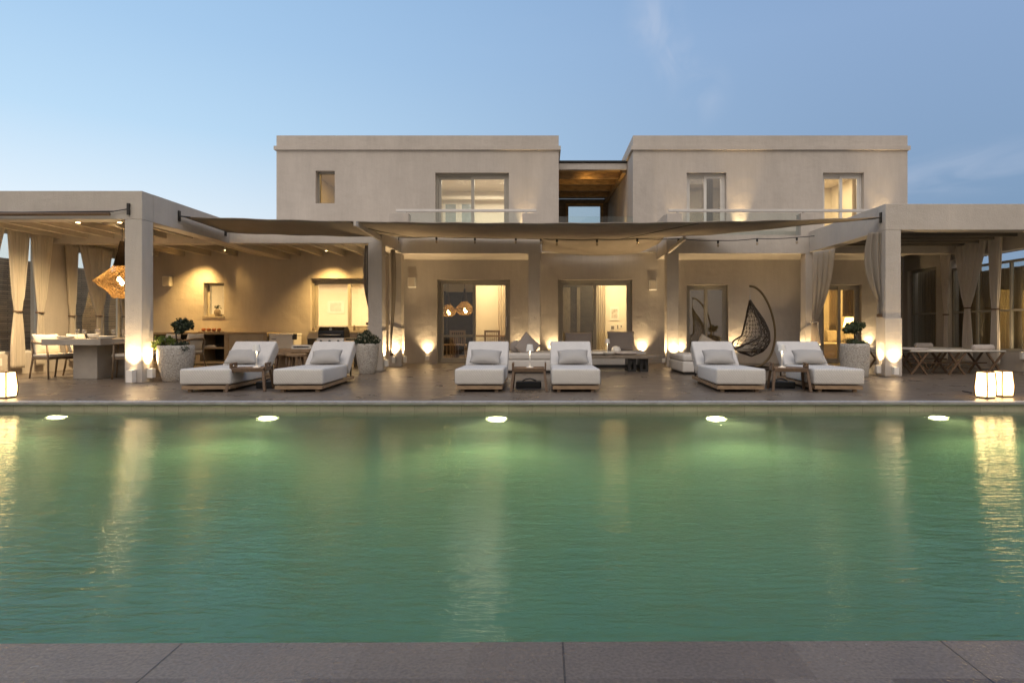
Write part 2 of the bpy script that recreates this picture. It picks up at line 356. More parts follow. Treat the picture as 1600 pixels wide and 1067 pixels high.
# ================================================================== setting
o = part('ground', MB().box(-400,400,30,900,-1.2,-.4), M['ground']); setp(o, kind='structure')
hb = MB(); hv = []; hf = []
NX, NY = 50, 6
for j in range(NY):
    for i in range(NX):
        x = -20 + i*3.2; y = 55 + j*8
        h = 9.5*math.exp(-((x-48)/26)**2) * (1 - abs(j-2.5)/3.2) + random.uniform(-.25,.25)
        hv.append((x, y, h-.6))
for j in range(NY-1):
    for i in range(NX-1): hf.append((j*NX+i, j*NX+i+1, (j+1)*NX+i+1, (j+1)*NX+i))
o = part('hills', hb.add(hv, hf), M['hill'], smooth=True); setp(o, kind='structure')
# deck: one slab behind the far pool edge, with a tiled face to the water
o = part('deck', MB().box(-14,14,DE+.10,30,-.38,0), M['deck']); setp(o, kind='structure')
o = part('gutter', MB().box(-14,14,DE+.04,DE+.098,-.06,.004), M['strip']); setp(o, kind='structure')
o = part('coping', MB().box(-14,14,DE-.03,DE+.04,-.035,.001), mat('edge_stone', (.27,.25,.235), .5, .15, 8), bevel=.006); setp(o, kind='structure')
o = part('pool_edge', MB().box(-14,14,DE,DE+.09,-.5,-.036), M['coping_face']); setp(o, kind='structure')
cp = MB().box(-14,14,-1.5,1.773,-.07,0)
# slight tilt of the near pool edge
o = part('pavement', cp, M['coping'], bevel=.008); o.rotation_euler = (0,0,R(.35)); setp(o, kind='structure')
pb = MB()
x0,x1,y0,y1,z0,z1 = -12.5,12.5,1.70,DE+.01,-1.55,-.04
pb.add([(x0,y0,z0),(x1,y0,z0),(x1,y1,z0),(x0,y1,z0),(x0,y0,z1),(x1,y0,z1),(x1,y1,z1),(x0,y1,z1)], [(0,1,2,3),(0,4,5,1),(1,5,6,2),(2,6,7,3),(3,7,4,0)])
o = part('pool_basin', pb, M['pool']); setp(o, kind='structure')

def water_mat():
    m, nt, N, L, out = nodes_of('pool_water')
    g = N('ShaderNodeBsdfGlass'); g.inputs['IOR'].default_value = 1.33; g.inputs['Roughness'].default_value = .05; g.inputs[0].default_value = (.93,.98,.95,1)
    ge = N('ShaderNodeNewGeometry')
    hs = None
    for sc, st, rot, amt in ((1.7,(.7,1.3,1),8,.9),(6,(.42,1.7,1),-6,.40),(17,(.45,1.7,1),5,.34),(42,(.6,1.6,1),-4,.11)):
        mp = N('ShaderNodeMapping'); mp.inputs['Scale'].default_value = st; mp.inputs['Rotation'].default_value = (0,0,R(rot)); L(ge.outputs['Position'], mp.inputs[0])
        n = N('ShaderNodeTexNoise'); n.inputs['Scale'].default_value = sc; n.inputs['Detail'].default_value = 3; n.inputs['Distortion'].default_value = .6; L(mp.outputs[0], n.inputs['Vector'])
        a = N('ShaderNodeMath'); a.operation = 'MULTIPLY_ADD'; a.inputs[1].default_value = amt; L(n.outputs['Fac'], a.inputs[0])
        if hs: L(hs.outputs[0], a.inputs[2])
        else: a.inputs[2].default_value = 0
        hs = a
    bp = N('ShaderNodeBump'); bp.inputs['Strength'].default_value = 1.0; bp.inputs['Distance'].default_value = .012; L(hs.outputs[0], bp.inputs['Height']); L(bp.outputs[0], g.inputs['Normal'])
    L(g.outputs[0], out.inputs[0])
    ab = N('ShaderNodeVolumeAbsorption'); ab.inputs[0].default_value = (.46,.86,.71,1); ab.inputs[1].default_value = .34
    s = N('ShaderNodeVolumeScatter'); s.inputs[0].default_value = (.75,.95,.82,1); s.inputs[1].default_value = .07; s.inputs['Anisotropy'].default_value = .3
    ad = N('ShaderNodeAddShader'); L(ab.outputs[0], ad.inputs[0]); L(s.outputs[0], ad.inputs[1])
    L(ad.outputs[0], out.inputs['Volume'])
    return m
o = part('water', MB().box(-12.6,12.6,1.66,DE+.05,-1.6,WZ), water_mat()); setp(o, kind='structure')

# ================================================================== villa
V = thing('villa', 'two-storey plastered villa with two flat-roofed upper blocks and lit glass doors', 'house')
def hole(px0, px1, py0, z0=None, py1=None):
    return (PX(px0,DW), PX(px1,DW), z0 if z0 is not None else PZ(py1,DW), PZ(py0,DW))
HA = hole(683,797,437,0); HB = hole(872,988,437,0); HC = hole(1073,1138,445,0); HD = hole(1285,1346,445,0)
HK = hole(485,582,435,None,517); HN = hole(318,350,442,None,494)
UZ = 3.27
UA = hole(680,795,270,UZ); UC = hole(1073,1135,270,UZ); UD = hole(1286,1350,270,UZ); US = hole(493,523,267,None,318)
W0, W1 = DW, DW+.32
part('wall', MB().wall(XL, 9.35, 0, UZ, W0, W1, [HA,HB,HC,HD,HK,HN]), M['plaster'], V)
ULx0, ULx1, URx0, URx1 = PX(432,DW), PX(873,DW), PX(989,DW), PX(1418,DW)
uz1 = PZ(212,DW); uc0, uc1 = PZ(235,DW), PZ(229,DW)
def block(xa, xb, holes):
    b = MB().wall(xa, xb, UZ, uz1, W0, W1, holes)
    b.box(xa, xa+.3, W1+.001, 23.5, UZ, uz1); b.box(xb-.3, xb, W1+.001, 23.5, UZ, uz1); b.box(xa+.301, xb-.301, 23.2, 23.5, UZ, uz1)
    part('upper_wall', b, M['plaster'], V)
    c = MB().box(xa-.055, xb+.055, W0-.055, W0-.002, uc0, uc1).box(xa-.055, xa-.002, W0-.001, 23.5, uc0, uc1).box(xb+.002, xb+.055, W0-.001, 23.5, uc0, uc1)
    part('cornice', c, M['plaster'], V)
    part('upper_roof', MB().box(xa+.301, xb-.301, W1+.002, 23.19, 5.75, 5.9), M['plaster_in'], V)
block(ULx0, ULx1, [UA, US]); block(URx0, URx1, [UC, UD])
part('floor_slab', MB().box(XL, 9.9, W1+.003, 23.5, 2.80, UZ-.003), M['plaster_in'], V)
# terrace slabs on the rear column row
part('terrace_slab', MB().box(-3.88, -.096, DR, DW-.003, 2.83, UZ), M['plaster'], V)
part('terrace_slab', MB().box(3.08, 9.35, DR, DW-.003, 2.83, UZ), M['plaster'], V)
part('glow_screen', MB().box(-3.56, -.12, DR+.33, DR+.45, UZ+.001, UZ+.17), M['plaster'], V)  # added low screens that hide the terrace uplight hot spots
part('glow_screen', MB().box(3.32, 9.3, DR+.33, DR+.45, UZ+.001, UZ+.17), M['plaster'], V)
part('roof_coping', MB().box(-.09, 3.07, DW-.12, DW-.003, UZ-.25, UZ+.20), M['plaster'], V)
# columns of the rear row
cols = [(-3.88,-3.58), (-.395,-.096), (3.08,3.38), (6.56,6.87)]
for a, b in cols: part('column', MB().box(a, b, DR+.003, DR+.303, 0, 2.828), M['plaster'], V, bevel=.008)
# parapet piers, glass and rails of the terraces
def terrace_rail(piers, x0, x1):
    for a, b in piers: part('parapet_pier', MB().box(a, b, DR+.02, DR+.32, UZ+.002, PZ(333,DR)), M['plaster'], V, bevel=.006)
    r = part('terrace_railing', MB().box(x0, x1, DR+.04, DR+.10, PZ(331,DR)+.005, PZ(326.5,DR)), M['rail'], V, bevel=.006)
    part('glass_panel', MB().box(piers[0][1]+.02, piers[-1][0]-.02, DR+.06, DR+.072, UZ+.04, PZ(332,DR)), M['glass_rail'], r)
    part('bracket', MB().box(piers[0][1]-.12, piers[0][1]-.07, DR+.03, DR+.11, PZ(333,DR)+.001, PZ(330,DR)), M['steel'], r)
    part('bracket', MB().box(piers[-1][0]+.07, piers[-1][0]+.12, DR+.03, DR+.11, PZ(333,DR)+.001, PZ(330,DR)), M['steel'], r)
terrace_rail([(PX(608,DR),PX(638,DR)), (PX(816,DR),PX(843,DR))], PX(618,DR), PX(838,DR))
terrace_rail([(PX(1043,DR),PX(1066,DR)), (PX(1252,DR),PX(1272,DR))], PX(1045,DR), 8.5)
part('parapet', MB().prism_x([(DR+.33,UZ+.002),(DW-.01,UZ+.002),(DW-.01,UZ+.60),(DR+.33,UZ+.60)], PX(1043,DR), PX(1043,DR)+.2), M['plaster'], V)
part('terrace_glass', MB().box(ULx1+.01, URx0-.01, DW-.06, DW-.046, UZ+.202, PZ(339,DW)), M['glass_rail'], V)
# timber roof between the upper blocks
fr = 17.6
part('link_roof', MB().prism_x([(fr,5.70),(23.2,5.98),(23.2,6.08),(fr,5.80)], ULx1+.01, URx0-.01), M['wood_roof'], V)
part('roof_edge', MB().box(ULx1+.01, URx0-.01, fr-.10, fr-.002, 5.60, 5.78), M['plaster'], V)
part('roof_flashing', MB().box(ULx1+.01, URx0-.01, fr-.14, fr+.2, 5.806, 5.85), M['dark'], V)
for k, yy in enumerate((18.4,19.4,20.5,21.7)):
    zz = 5.70 + (yy-fr)*.05
    part('roof_rafter', MB().box(ULx1+.02, URx0-.14, yy, yy+.12, zz-.17, zz-.004), M['wood_roof'], V)
part('roof_rafter', MB().prism_x([(fr+.02,5.52),(22.9,5.75),(22.9,5.93),(fr+.02,5.69)], URx0-.13, URx0-.02), M['wood_roof'], V)
lx0, lx1 = PX(888,23), PX(938,23)
rw = (lx0, lx1, 4.2, PZ(322,23)); rw2 = (PX(952,23), PX(958,23), 4.2, PZ(327,23))
part('link_wall', MB().wall(ULx1, URx0, UZ, 5.92, 22.95, 23.15, [rw, rw2]), M['wood_grey'], V)
lw = part('window', MB().wall(rw[0]-.1, rw[1]+.1, rw[2], rw[3]+.08, 22.90, 22.945, [rw]), M['wood_roof'], V)
part('pane', MB().box(rw[0]+.002, rw[1]-.002, 23.0, 23.01, rw[2], rw[3]), M['glass'], lw)

def window(h, kind, gl=('glass','glass'), y=W0+.13, split=.5, fw=.085, white=False, handle=False, kname='sliding_door', transom=None, label=None):
    x0, x1, z0, z1 = h; e = .003
    fm = M['frame_white'] if white else M['frame']
    x0 += e; x1 -= e; z0 += e; z1 -= e
    xm = x0 + (x1-x0)*split
    f = MB().wall(x0, x1, z0, z1, y, y+.10, [(x0+fw*.6, x1-fw*.6, z0+fw*.6, z1-fw*.6)])
    d = part(kname, f, fm, V, bevel=.004)
    if label: d['label'] = label
    if kind == 2:
        a = (x0+fw*.6+e, xm+fw*.5); b = (xm-fw*.5, x1-fw*.6-e)
        for i, (p, q) in enumerate((a, b)):
            yy = y+.055 if i == 0 else y+.012
            hs = [(p+fw, q-fw, z0+fw*1.6, z1-fw*1.7)]
            if transom and i == 0: hs = [(p+fw, q-fw, z0+fw*1.6, transom-.03), (p+fw, q-fw, transom+.03, z1-fw*1.2)]
            s = part('sash', MB().wall(p, q, z0+fw*.6+e, z1-fw*.6-e, yy, yy+.035, hs), fm, d, bevel=.003)
            part('pane', MB().box(p+fw+e, q-fw-e, yy+.012, yy+.02, z0+fw*1.6+e, z1-fw*1.2-e), M[gl[i]], d)
        if handle:
            part('handle', MB().box(x1-fw*1.35, x1-fw*1.05, y-.03, y+.01, 1.0, 1.28), M['steel'], d, bevel=.005)
    else:
        part('pane', MB().box(x0+fw*.6+e, x1-fw*.6-e, y+.04, y+.05, z0+fw*.6+e, z1-fw*.6-e), M[gl[0]], d)
    return d
window(HA, 2, ('glass','glass'), handle=True, transom=.74)
window(HB, 2, ('glass','glass'), transom=None)
window(HC, 2, ('glass_mirror','glass_mirror'), kname='french_door', fw=.075)
window(HD, 2, ('glass','glass'), kname='french_door', fw=.075)
window(HK, 2, ('glass','glass'), kname='kitchen_window', split=.60)
window(HN, 1, ('glass',), kname='niche_window', fw=.10, y=W0+.2)
window(UA, 2, ('glass','glass'), transom=None, white=False)
window(UC, 2, ('glass_mirror','glass_mirror'), kname='french_door', white=True, fw=.075)
window(UD, 2, ('glass','glass'), kname='french_door', white=True, fw=.075)
window(US, 1, ('glass',), kname='upper_window', fw=.07, y=W0+.18)
sill = part('window_sill', MB().box(HK[0]-.03, HK[1]+.03, W0-.06, W0-.003, HK[2]-.05, HK[2]-.001), M['concrete'], V)
part('window_sill', MB().box(HN[0]-.02, HN[1]+.02, W0-.03, W0-.003, HN[2]-.045, HN[2]-.001), M['concrete'], V)

# rooms behind the glass (walls, floor, ceiling of the inside)
def room(x0, x1, y1, z0, z1, floor='wood'):
    y0 = W1 + .004
    b = MB().box(x0, x1, y1, y1+.1, z0, z1).box(x0-.1, x0-.001, y0, y1+.1, z0, z1).box(x1+.001, x1+.1, y0, y1+.1, z0, z1)
    part('room_wall', b, M['plaster_in'], V)
    part('room_ceiling', MB().box(x0, x1, y0, y1-.001, z1-.06, z1-.001), M['plaster_in'], V)
    part('room_floor', MB().box(x0, x1, y0, y1-.001, z0+.002, z0+.02), M[floor], V)
room(-10.6, -3.75, 20.0, 0, 2.78); room(-3.5, .15, 21.5, 0, 2.78); room(.38, 3.2, 20.0, 0, 2.78)
room(3.45, 6.3, 20, 0, 2.78); room(6.6, 9.6, 20, 0, 2.78)
room(-7.0, -4.2, 20, UZ+.01, 5.7); room(-3.9, .08, 20.5, UZ+.01, 5.7); room(2.8, 6.2, 20, UZ+.01, 5.7); room(6.5, 9.6, 20, UZ+.01, 5.7)
part('pane_backing', MB().box(-3.495, -3.47, W1+.1, 21.37, .03, 2.25), M['pane_dark'], V)  # added dark sheets imitating the outdoor reflection in the left panes
part('pane_backing', MB().box(-3.46, -1.05, 21.38, 21.49, .03, 2.25), M['pane_dark'], V)
part('pane_backing', MB().box(.40, 1.52, 18.2, 18.4, .03, 2.45), M['pane_dark'], V)
part('partition', MB().box(-2.27, .14, 19.3, 19.4, .03, 2.7), M['plaster_in'], V)

# ================================================================== left pergola
PLs = thing('pergola', 'plastered flat-roofed pergola over the dining table and outdoor kitchen', 'pergola')
zb, zt = 2.83, 3.32
xa, xb = -7.26, -6.96
def pier(parent, a, b, y0, z1, sleeve=None, dep=.3):
    c = part('column', MB().box(a, b, y0, y0+dep, 0, z1), M['plaster'], parent, bevel=.008)
    return c
pier(PLs, xa, xb, DFL, zb-.002)
part('beam', MB().box(-11.2, xb, DFL, DFL+.30, zb, zt), M['plaster'], PLs, bevel=.006)
part('beam', MB().box(xa, xb, DFL+.302, DW-.003, zb, zt), M['plaster'], PLs)
part('beam', MB().box(XL-.3, xa-.002, DML, DML+.30, zb, 3.09), M['plaster'], PLs)
part('beam', MB().box(xb+.002, -3.58, DML, DML+.30, zb, zt), M['plaster'], PLs)
part('beam', MB().box(-3.88, -3.58, DML+.302, DR-.003, zb, zt), M['plaster'], PLs)
pier(PLs, -3.89, -3.58, DML, zb-.002)
part('roof', MB().box(-11.2, xa-.002, DFL+.302, DML-.002, 3.10, 3.28), M['ceil'], PLs)
part('roof', MB().box(XL-.3, xa-.002, DML-.001, DW-.003, 3.10, 3.28), M['ceil'], PLs)
part('roof', MB().box(xb+.002, -3.90, DML+.302, DW-.003, 3.10, 3.28), M['ceil'], PLs)
xs_r = []
for k in range(6):
    x = -10.75 + k*.58
    part('rafter', MB().box(x, x+.09, DFL+.303, DML-.003, 2.93, 3.098), M['rafter'], PLs)
for k in range(5):
    x = XL + .25 + k*.72
    part('rafter', MB().box(x, x+.09, DML+.303, DW-.004, 2.93, 3.098), M['rafter'], PLs)
for k in range(5):
    x = -6.75 + k*.6
    part('rafter', MB().box(x, x+.09, DML+.304, DW-.004, 2.93, 3.098), M['rafter'], PLs)
# side wall with tall openings
SWL = part('side_wall', MB(), M['plaster'], PLs)
def sidewall(x, t, y0, y1, z0, z1, holes):
    b = MB().wall(y0, y1, z0, z1, 0, t, holes)
    b.v = [(x - (v[1] if x < 0 else -v[1]), v[0], v[2]) for v in b.v]
    return b
SWL.name = 'unused'; bpy.data.objects.remove(SWL)
part('side_wall', sidewall(XL, .3, 9.5, DW, 0, 3.096, [(9.9,13.05,.42,2.95),(13.72,DW-.3,.42,2.8)]), M['plaster'], PLs)
def side_frame(parent, x, y0, y1, z0, z1, muls, rails=(), white=True):
    b = MB()
    xx = x - .17 if x < 0 else x + .11
    b.box(xx, xx+.06, y0+.003, y0+.06, z0+.003, z1-.003).box(xx, xx+.06, y1-.06, y1-.003, z0+.003, z1-.003)
    b.box(xx, xx+.06, y0+.062, y1-.062, z0+.003, z0+.06).box(xx, xx+.06, y0+.062, y1-.062, z1-.06, z1-.003)
    for m in muls: b.box(xx+.002, xx+.058, m-.03, m+.03, z0+.062, z1-.062)
    ed = sorted([y0+.03]+list(muls)+[y1-.03])
    for r in rails:
        for a, c in zip(ed[:-1], ed[1:]): b.box(xx+.004, xx+.056, a+.032, c-.032, r-.022, r+.022)
    f = part('window_frame', b, M['frame_white' if x < 0 else 'frame'], parent)
    part('pane', MB().box(xx+.025, xx+.033, y0+.06, y1-.06, z0+.06, z1-.06), M['glass'], f)
side_frame(PLs, XL, 9.9, 13.05, .42, 2.95, (11.0,12.05))
side_frame(PLs, XL, 13.72, DW-.3, .42, 2.8, (14.05,14.95,15.5))
solo('garden_wall', MB().box(XL-3.2, XL-2.9, 11.0, 22, -.4, 2.75), M['slat_stone'], 'stacked stone garden wall seen through the windows behind the dining table', 'wall')
# ================================================================== right pergola
PRs = thing('pergola', 'plastered flat-roofed pergola over the folding cots at the right end of the deck', 'pergola')
zb2, zt2 = 2.86, 3.365
pier(PRs, 6.65, 6.95, DFR, zb2-.002)
part('beam', MB().box(6.65, 10.75, DFR, DFR+.3, zb2, zt2), M['plaster'], PRs, bevel=.006)
part('beam', MB().box(6.65, 6.95, DFR+.302, DR-.004, zb2, zt2), M['plaster'], PRs)
part('beam', MB().box(9.352, XR-.002, DR, DR+.3, 2.83, 3.13), M['plaster'], PRs)
part('beam', MB().box(XR, XR+.3, DFR+.302, 15.498, 2.70, 3.132), M['plaster'], PRs)
part('roof', MB().box(6.952, XR+.3, DFR+.302, DR-.003, 3.135, 3.3), M['ceil_shaded'], PRs)
part('roof', MB().box(9.352, XR+.3, DR-.002, 17.4, 3.135, 3.3), M['ceil_shaded'], PRs)
for k in range(6):
    yy = DFR + .55 + k*.5
    part('rafter', MB().box(6.953, XR-.003, yy, yy+.09, 2.98, 3.133), M['ceil_shaded'], PRs)
b = sidewall(XR, .3, 9.6, 17.4, 0, 2.83, [(9.9,15.5,.42,2.78),(15.95,17.2,.42,2.62)])
part('side_wall', sidewall(XR, .3, 9.6, 17.4, 0, .42, []), M['plaster'], PRs)
part('side_pier', sidewall(XR, .3, 15.5, 15.95, .422, 3.13, []), M['plaster'], PRs)
part('side_pier', sidewall(XR, .3, 17.2, 17.4, .422, 3.13, []), M['plaster'], PRs)
part('lintel', sidewall(XR, .3, 15.952, 17.198, 2.6, 3.13, []), M['plaster'], PRs)
side_frame(PRs, XR, 9.7, 15.49, .43, 2.5, (11.1,12.3,13.55,14.6), (1.36,))
side_frame(PRs, XR, 15.96, 17.19, .43, 2.59, (), (1.36,))
part('back_wall', MB().box(9.352, XR, 17.401, 17.6, 0, 3.3), M['plaster'], PRs)
part('return_wall', MB().box(9.2, 9.35, W1+.002, 17.4, 0, 3.13), M['plaster'], PRs)
# bamboo screen outside the right-hand windows
bm_ = MB()
yy = 9.3
while yy < 17.6:
    w = random.uniform(.016,.034)
    bm_.box(XR+.42+random.uniform(0,.02), XR+.45+random.uniform(0,.02), yy, yy+w, -.1, (2.62 if yy > 14.9 else 2.37)+random.uniform(-.006,.006)); yy += w + random.uniform(.001,.006)
bs = solo('bamboo_screen', bm_, M['bamboo'], 'dark bamboo reed screen outside the windows behind the folding cots', 'screen', weld=False)

# slanted lower cladding on four columns
def sleeve(parent, a, b, y0, dep, zs):     # zs: top heights at front-left, front-right, back-right, back-left
    t = .012
    v = [(a-t,y0-t,.02),(b+t,y0-t,.02),(b+t,y0+dep+t,.02),(a-t,y0+dep+t,.02)]
    top = [(a-t,y0-t,zs[0]),(b+t,y0-t,zs[1]),(b+t,y0+dep+t,zs[2]),(a-t,y0+dep+t,zs[3])]
    m = MB().add(v+top, [(0,1,5,4),(1,2,6,5),(2,3,7,6),(3,0,4,7),(4,5,6,7)])
    part('lower_cladding', m, M['plaster'], parent)
sleeve(PLs, -3.89, -3.58, DML, .3, (PZ(509,DML),PZ(517,DML),PZ(516,DML+.3),PZ(509,DML+.3)))
sleeve(V, -3.88, -3.58, DR+.003, .3, (PZ(507,DR),PZ(514,DR),PZ(513,DR),PZ(507,DR)))
sleeve(V, 6.56, 6.87, DR+.003, .3, (PZ(511,DR),PZ(504,DR),PZ(504,DR),PZ(519,DR)))
sleeve(PRs, 6.65, 6.95, DFR, .3, (PZ(498,DFR),PZ(497.5,DFR),PZ(490,DFR),PZ(490,DFR)))

# canopy arms
part('canopy_arm', MB().bar((-3.62,11.45,2.955), (-3.62,DR-.01,2.905), .05, .10), M['plaster'], PLs)
part('canopy_arm', MB().bar((3.12,13.25,2.945), (3.12,DR-.01,2.865), .06, .08), M['plaster'], V)
# ================================================================== shade sail
NU, NVv = 160, 10
sv = []; sf = []
def sail(u, v):
    x = -6.9 + 13.5*u
    c = 4*u*(1-u)
    zn = 3.075 + .05*u - .10*c - .012*math.sin(u*13*math.pi)**2
    yn = 11.45 + .33*u + .10*c
    k = min(1, max(0, (u-.80)/.20)); k = k*k*(3-2*k)
    yf = 13.02 - .12*c; zf = 3.045 - .14*math.sin(math.pi*min(1,u*1.08))**.8 - .012*math.sin(u*13*math.pi)**2
    w_ = min(1, max(0, (u-.236)/.020)); w_ = w_*w_*(3-2*w_)
    px_y = 369 + 4*math.sin(math.pi*min(1,max(0,(u-.24)/.62))) - 5*min(1,max(0,(u-.62)/.3))
    y2 = 14.94; z2 = PZ(px_y, y2) - .010*math.sin(u*13*math.pi)**2
    yf = yf*(1-w_) + y2*w_; zf = zf*(1-w_) + z2*w_
    yf = yf*(1-k) + (yn+.12)*k; zf = zf*(1-k) + (zn+.0)*k
    z = zn*(1-v) + zf*v - .05*math.sin(math.pi*v)*c
    return (x, yn*(1-v) + yf*v, z)
for i in range(NU+1):
    for j in range(NVv+1): sv.append(sail(i/NU, j/NVv))
for i in range(NU):
    for j in range(NVv): sf.append((i*(NVv+1)+j, (i+1)*(NVv+1)+j, (i+1)*(NVv+1)+j+1, i*(NVv+1)+j+1))
sl = thing('shade_sail', 'long beige fabric shade sail stretched between the two pergolas', 'shade sail')
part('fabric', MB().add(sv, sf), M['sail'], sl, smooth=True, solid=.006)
bp_ = []; bf_ = []
for i in range(25):
    for j in range(9):
        a_ = i/24; v_ = j/8; X_ = -.06 + 3.06*a_
        u_ = (X_+6.9)/13.5; q_ = sail(u_, 1)
        zf_ = 3.05 - .12*math.sin(math.pi*a_)**1.2 + .16*max(0,(a_-.82)/.18)**2
        bp_.append((X_, q_[1]+.02 + (16.22-q_[1])*v_, (q_[2]-.004)*(1-v_) + zf_*v_ - .05*math.sin(math.pi*v_)))
for i in range(24):
    for j in range(8): bf_.append((i*9+j,(i+1)*9+j,(i+1)*9+j+1,i*9+j+1))
part('back_panel', MB().add(bp_, bf_), M['sail'], sl, smooth=True, solid=.006)
hem = MB().tube([Vector(sail(i/60,0))+Vector((0,0,.004)) for i in range(61)], .011, 6).tube([Vector(sail(i/60,1))+Vector((0,0,-.004)) for i in range(61)], .010, 6)
part('hem_rope', hem, M['sail'], sl, smooth=True)
for u0, u1 in ((.234,.268),(.755-.018,.655)):
    part('seam', MB().tube([Vector(sail(u0+(u1-u0)*(t/12 + .12*math.sin(math.pi*t/12)*(1 if u1 < u0 else 0)), t/12))+Vector((0,0,-.008)) for t in range(13)], .012, 6), M['dark'], sl, smooth=True)
for (p, q) in (((-6.955,11.40,3.08),sail(.01,0)), ((-6.955,13.06,3.06),sail(.01,1)), ((6.645,11.80,3.125),sail(.985,.2))):
    part('corner_fixing', MB().tube([p, q], .014, 6).box(p[0]-.004 if p[0] < 0 else p[0]-.02, p[0]+.02 if p[0] < 0 else p[0]+.004, p[1]-.03, p[1]+.03, p[2]-.1, p[2]+.1), M['dark'], sl)
# cable along the left pergola front
cb = MB().tube([(-13,DFL-.08,2.96),(-9,DFL-.08,2.93),(-7.42,DFL-.05,2.955)], .014, 6).tube([(-7.42,DFL-.05,2.955),(-7.18,DFL-.03,3.0)], .01, 6).box(-7.2,-7.16,DFL-.04,DFL-.003,2.9,3.1)
part('awning_track', cb, M['dark'], PLs)
rl = MB().tube([(-13,DFL-.10,2.885),(-7.45,DFL-.10,2.90)], .03, 10)
part('awning_roll', rl, M['wood_dark'], PLs, smooth=True)
# string lights
st = thing('string_lights', 'black festoon cord with unlit clear bulbs hung under the shade sail', 'string lights')
bx = [622,682,742,806,845,870,933,996,1060,1122,1183,1245,1303]
by = [372,371,372,372,373,375,375,374,374,377,374,372,365]
pts = [P(600,372,14.72)]
for a, b_ in zip(bx, by): pts.append(P(a, b_-1.0, 14.72))
pts.append(P(1322,363,14.4))
fine = []
for a, b_ in zip(pts[:-1], pts[1:]):
    for t in range(4): q = a.lerp(b_, t/4); q.z -= .02*math.sin(math.pi*t/4); fine.append(q)
fine.append(pts[-1])
part('cord', MB().tube(fine, .011, 5), M['dark'], st)
for q in pts[1:-1]:
    s = part('socket', MB().lathe([(.018,q.z),(.027,q.z-.01),(.027,q.z-.07),(.02,q.z-.075)], 8, q.x, q.y), M['dark'], st)
    part('bulb', MB().lathe([(.012,q.z-.076),(.028,q.z-.11),(.03,q.z-.13),(.02,q.z-.155),(.004,q.z-.162)], 10, q.x, q.y), M['clear_bulb'], s, smooth=True)

# ================================================================== curtains
def curtain(name, A, B, ztop, ztie, zbot, label, tie=.5, wt=.10, wb=.22, folds=7, matk='curtain', out=(0,0), grp=None, bulge=0, mid=None):
    A = Vector((A[0],A[1],0)); B = Vector((B[0],B[1],0)); D = B - A; W = D.length; D.normalize(); Nn = Vector((-D.y, D.x, 0))
    T = A + (B-A)*tie + Vector((out[0],out[1],0))
    rows = 44; ns = 90; vs = []; fs = []
    seed = random.uniform(0, 6)
    for r in range(rows+1):
        v = r/rows; z = ztop + (zbot-ztop)*v
        if z >= ztie:
            t = (ztop - z)/(ztop - ztie)
            k = 1 - t; w = wt + (W-wt)*(k**.55 if t < 1 else 0)*(.35+.65*k**.4)
            c = (A+B)/2*(1-t**1.4) + T*t**1.4
        else:
            t = (ztie - z)/(ztie - zbot)
            w = wt + (wb-wt)*min(1,t*1.6)**.7; c = T
        ww = max(w, wt)
        amp = .024 + .010*(1 - ww/W) if z > ztie + .25 else .020
        for s_ in range(ns+1):
            s = s_/ns
            ph = 2*math.pi*folds*s + seed + .5*math.sin(3*s+seed)
            off = amp*math.sin(ph) + amp*.4*math.sin(2.3*ph+v*3) + bulge*math.sin(math.pi*s)*math.sin(math.pi*min(1,v*1.3))
            p = c + D*((s-.5)*ww) + Nn*off
            zz = z
            if v == 0: zz += .012*math.sin(ph)
            vs.append((p.x, p.y, zz))
    for r in range(rows):
        for s in range(ns):
            a = r*(ns+1)+s; fs.append((a, a+1, a+ns+2, a+ns+1))
    o = solo(name, MB().add(vs, fs), M[matk], label, 'curtain', group=grp, smooth=True, solid=.004)
    ring = [T + D*(math.cos(t)*(wt/2+.015)) + Nn*(math.sin(t)*(.06)) + Vector((0,0,ztie)) for t in [2*math.pi*k/16 for k in range(16)]]
    part('tie_band', MB().tube(ring, .016, 6, closed=True), M['wood_dark'], o, smooth=True)
    return o
xc = XL + .10
g = 'linen curtains of the dining pergola'
def yl(px, x=xc): return 935*x/(px-850)
curtain('curtain', (xc,10.5), (xc,yl(10)), 3.02, 1.15, .12, 'cream linen curtain cut off by the left edge of the photo', .6, grp=g)
curtain('curtain', (xc,yl(10)+.03), (xc,yl(46)), 3.02, PZ(486,12), .13, 'cream linen curtain tied low, hanging down to the deck left of the dining chairs', .45, wt=.14, wb=.32, grp=g)
curtain('curtain', (xc,yl(47)), (xc,yl(84)), 3.0, PZ(488,12.6), .16, 'cream linen curtain tied at mid-height in front of the white window post', .42, wt=.13, wb=.22, grp=g)
curtain('curtain', (xc,yl(101)), (xc,yl(122)), 2.86, PZ(494,13.7), .2, 'narrow linen curtain behind the dining table beside the corner pier', .55, wt=.09, wb=.14, folds=5, grp=g)
curtain('curtain', (xc,yl(124)), (xc,yl(178)), 2.90, PZ(494,14.4), .2, 'wide linen curtain behind the dining table, left of the straw pendant', .55, wt=.10, wb=.14, folds=8, grp=g)
curtain('curtain', (xc,yl(180)), (xc,yl(205)), 2.92, 1.25, .2, 'linen curtain half hidden behind the front pergola column', .6, wt=.10, wb=.15, grp=g)
g = 'linen curtains of the lounge pergola'
xr_ = XR - .12
def yr(px, x=xr_): return 935*x/(px-850)
curtain('curtain', (xr_,yr(1469)), (xr_,yr(1487)), 3.06, PZ(491,15), .16, 'narrow linen curtain at the pier left of the wide tied curtain', .5, wt=.10, wb=.16, folds=5, grp=g, matk='curtain_lit')
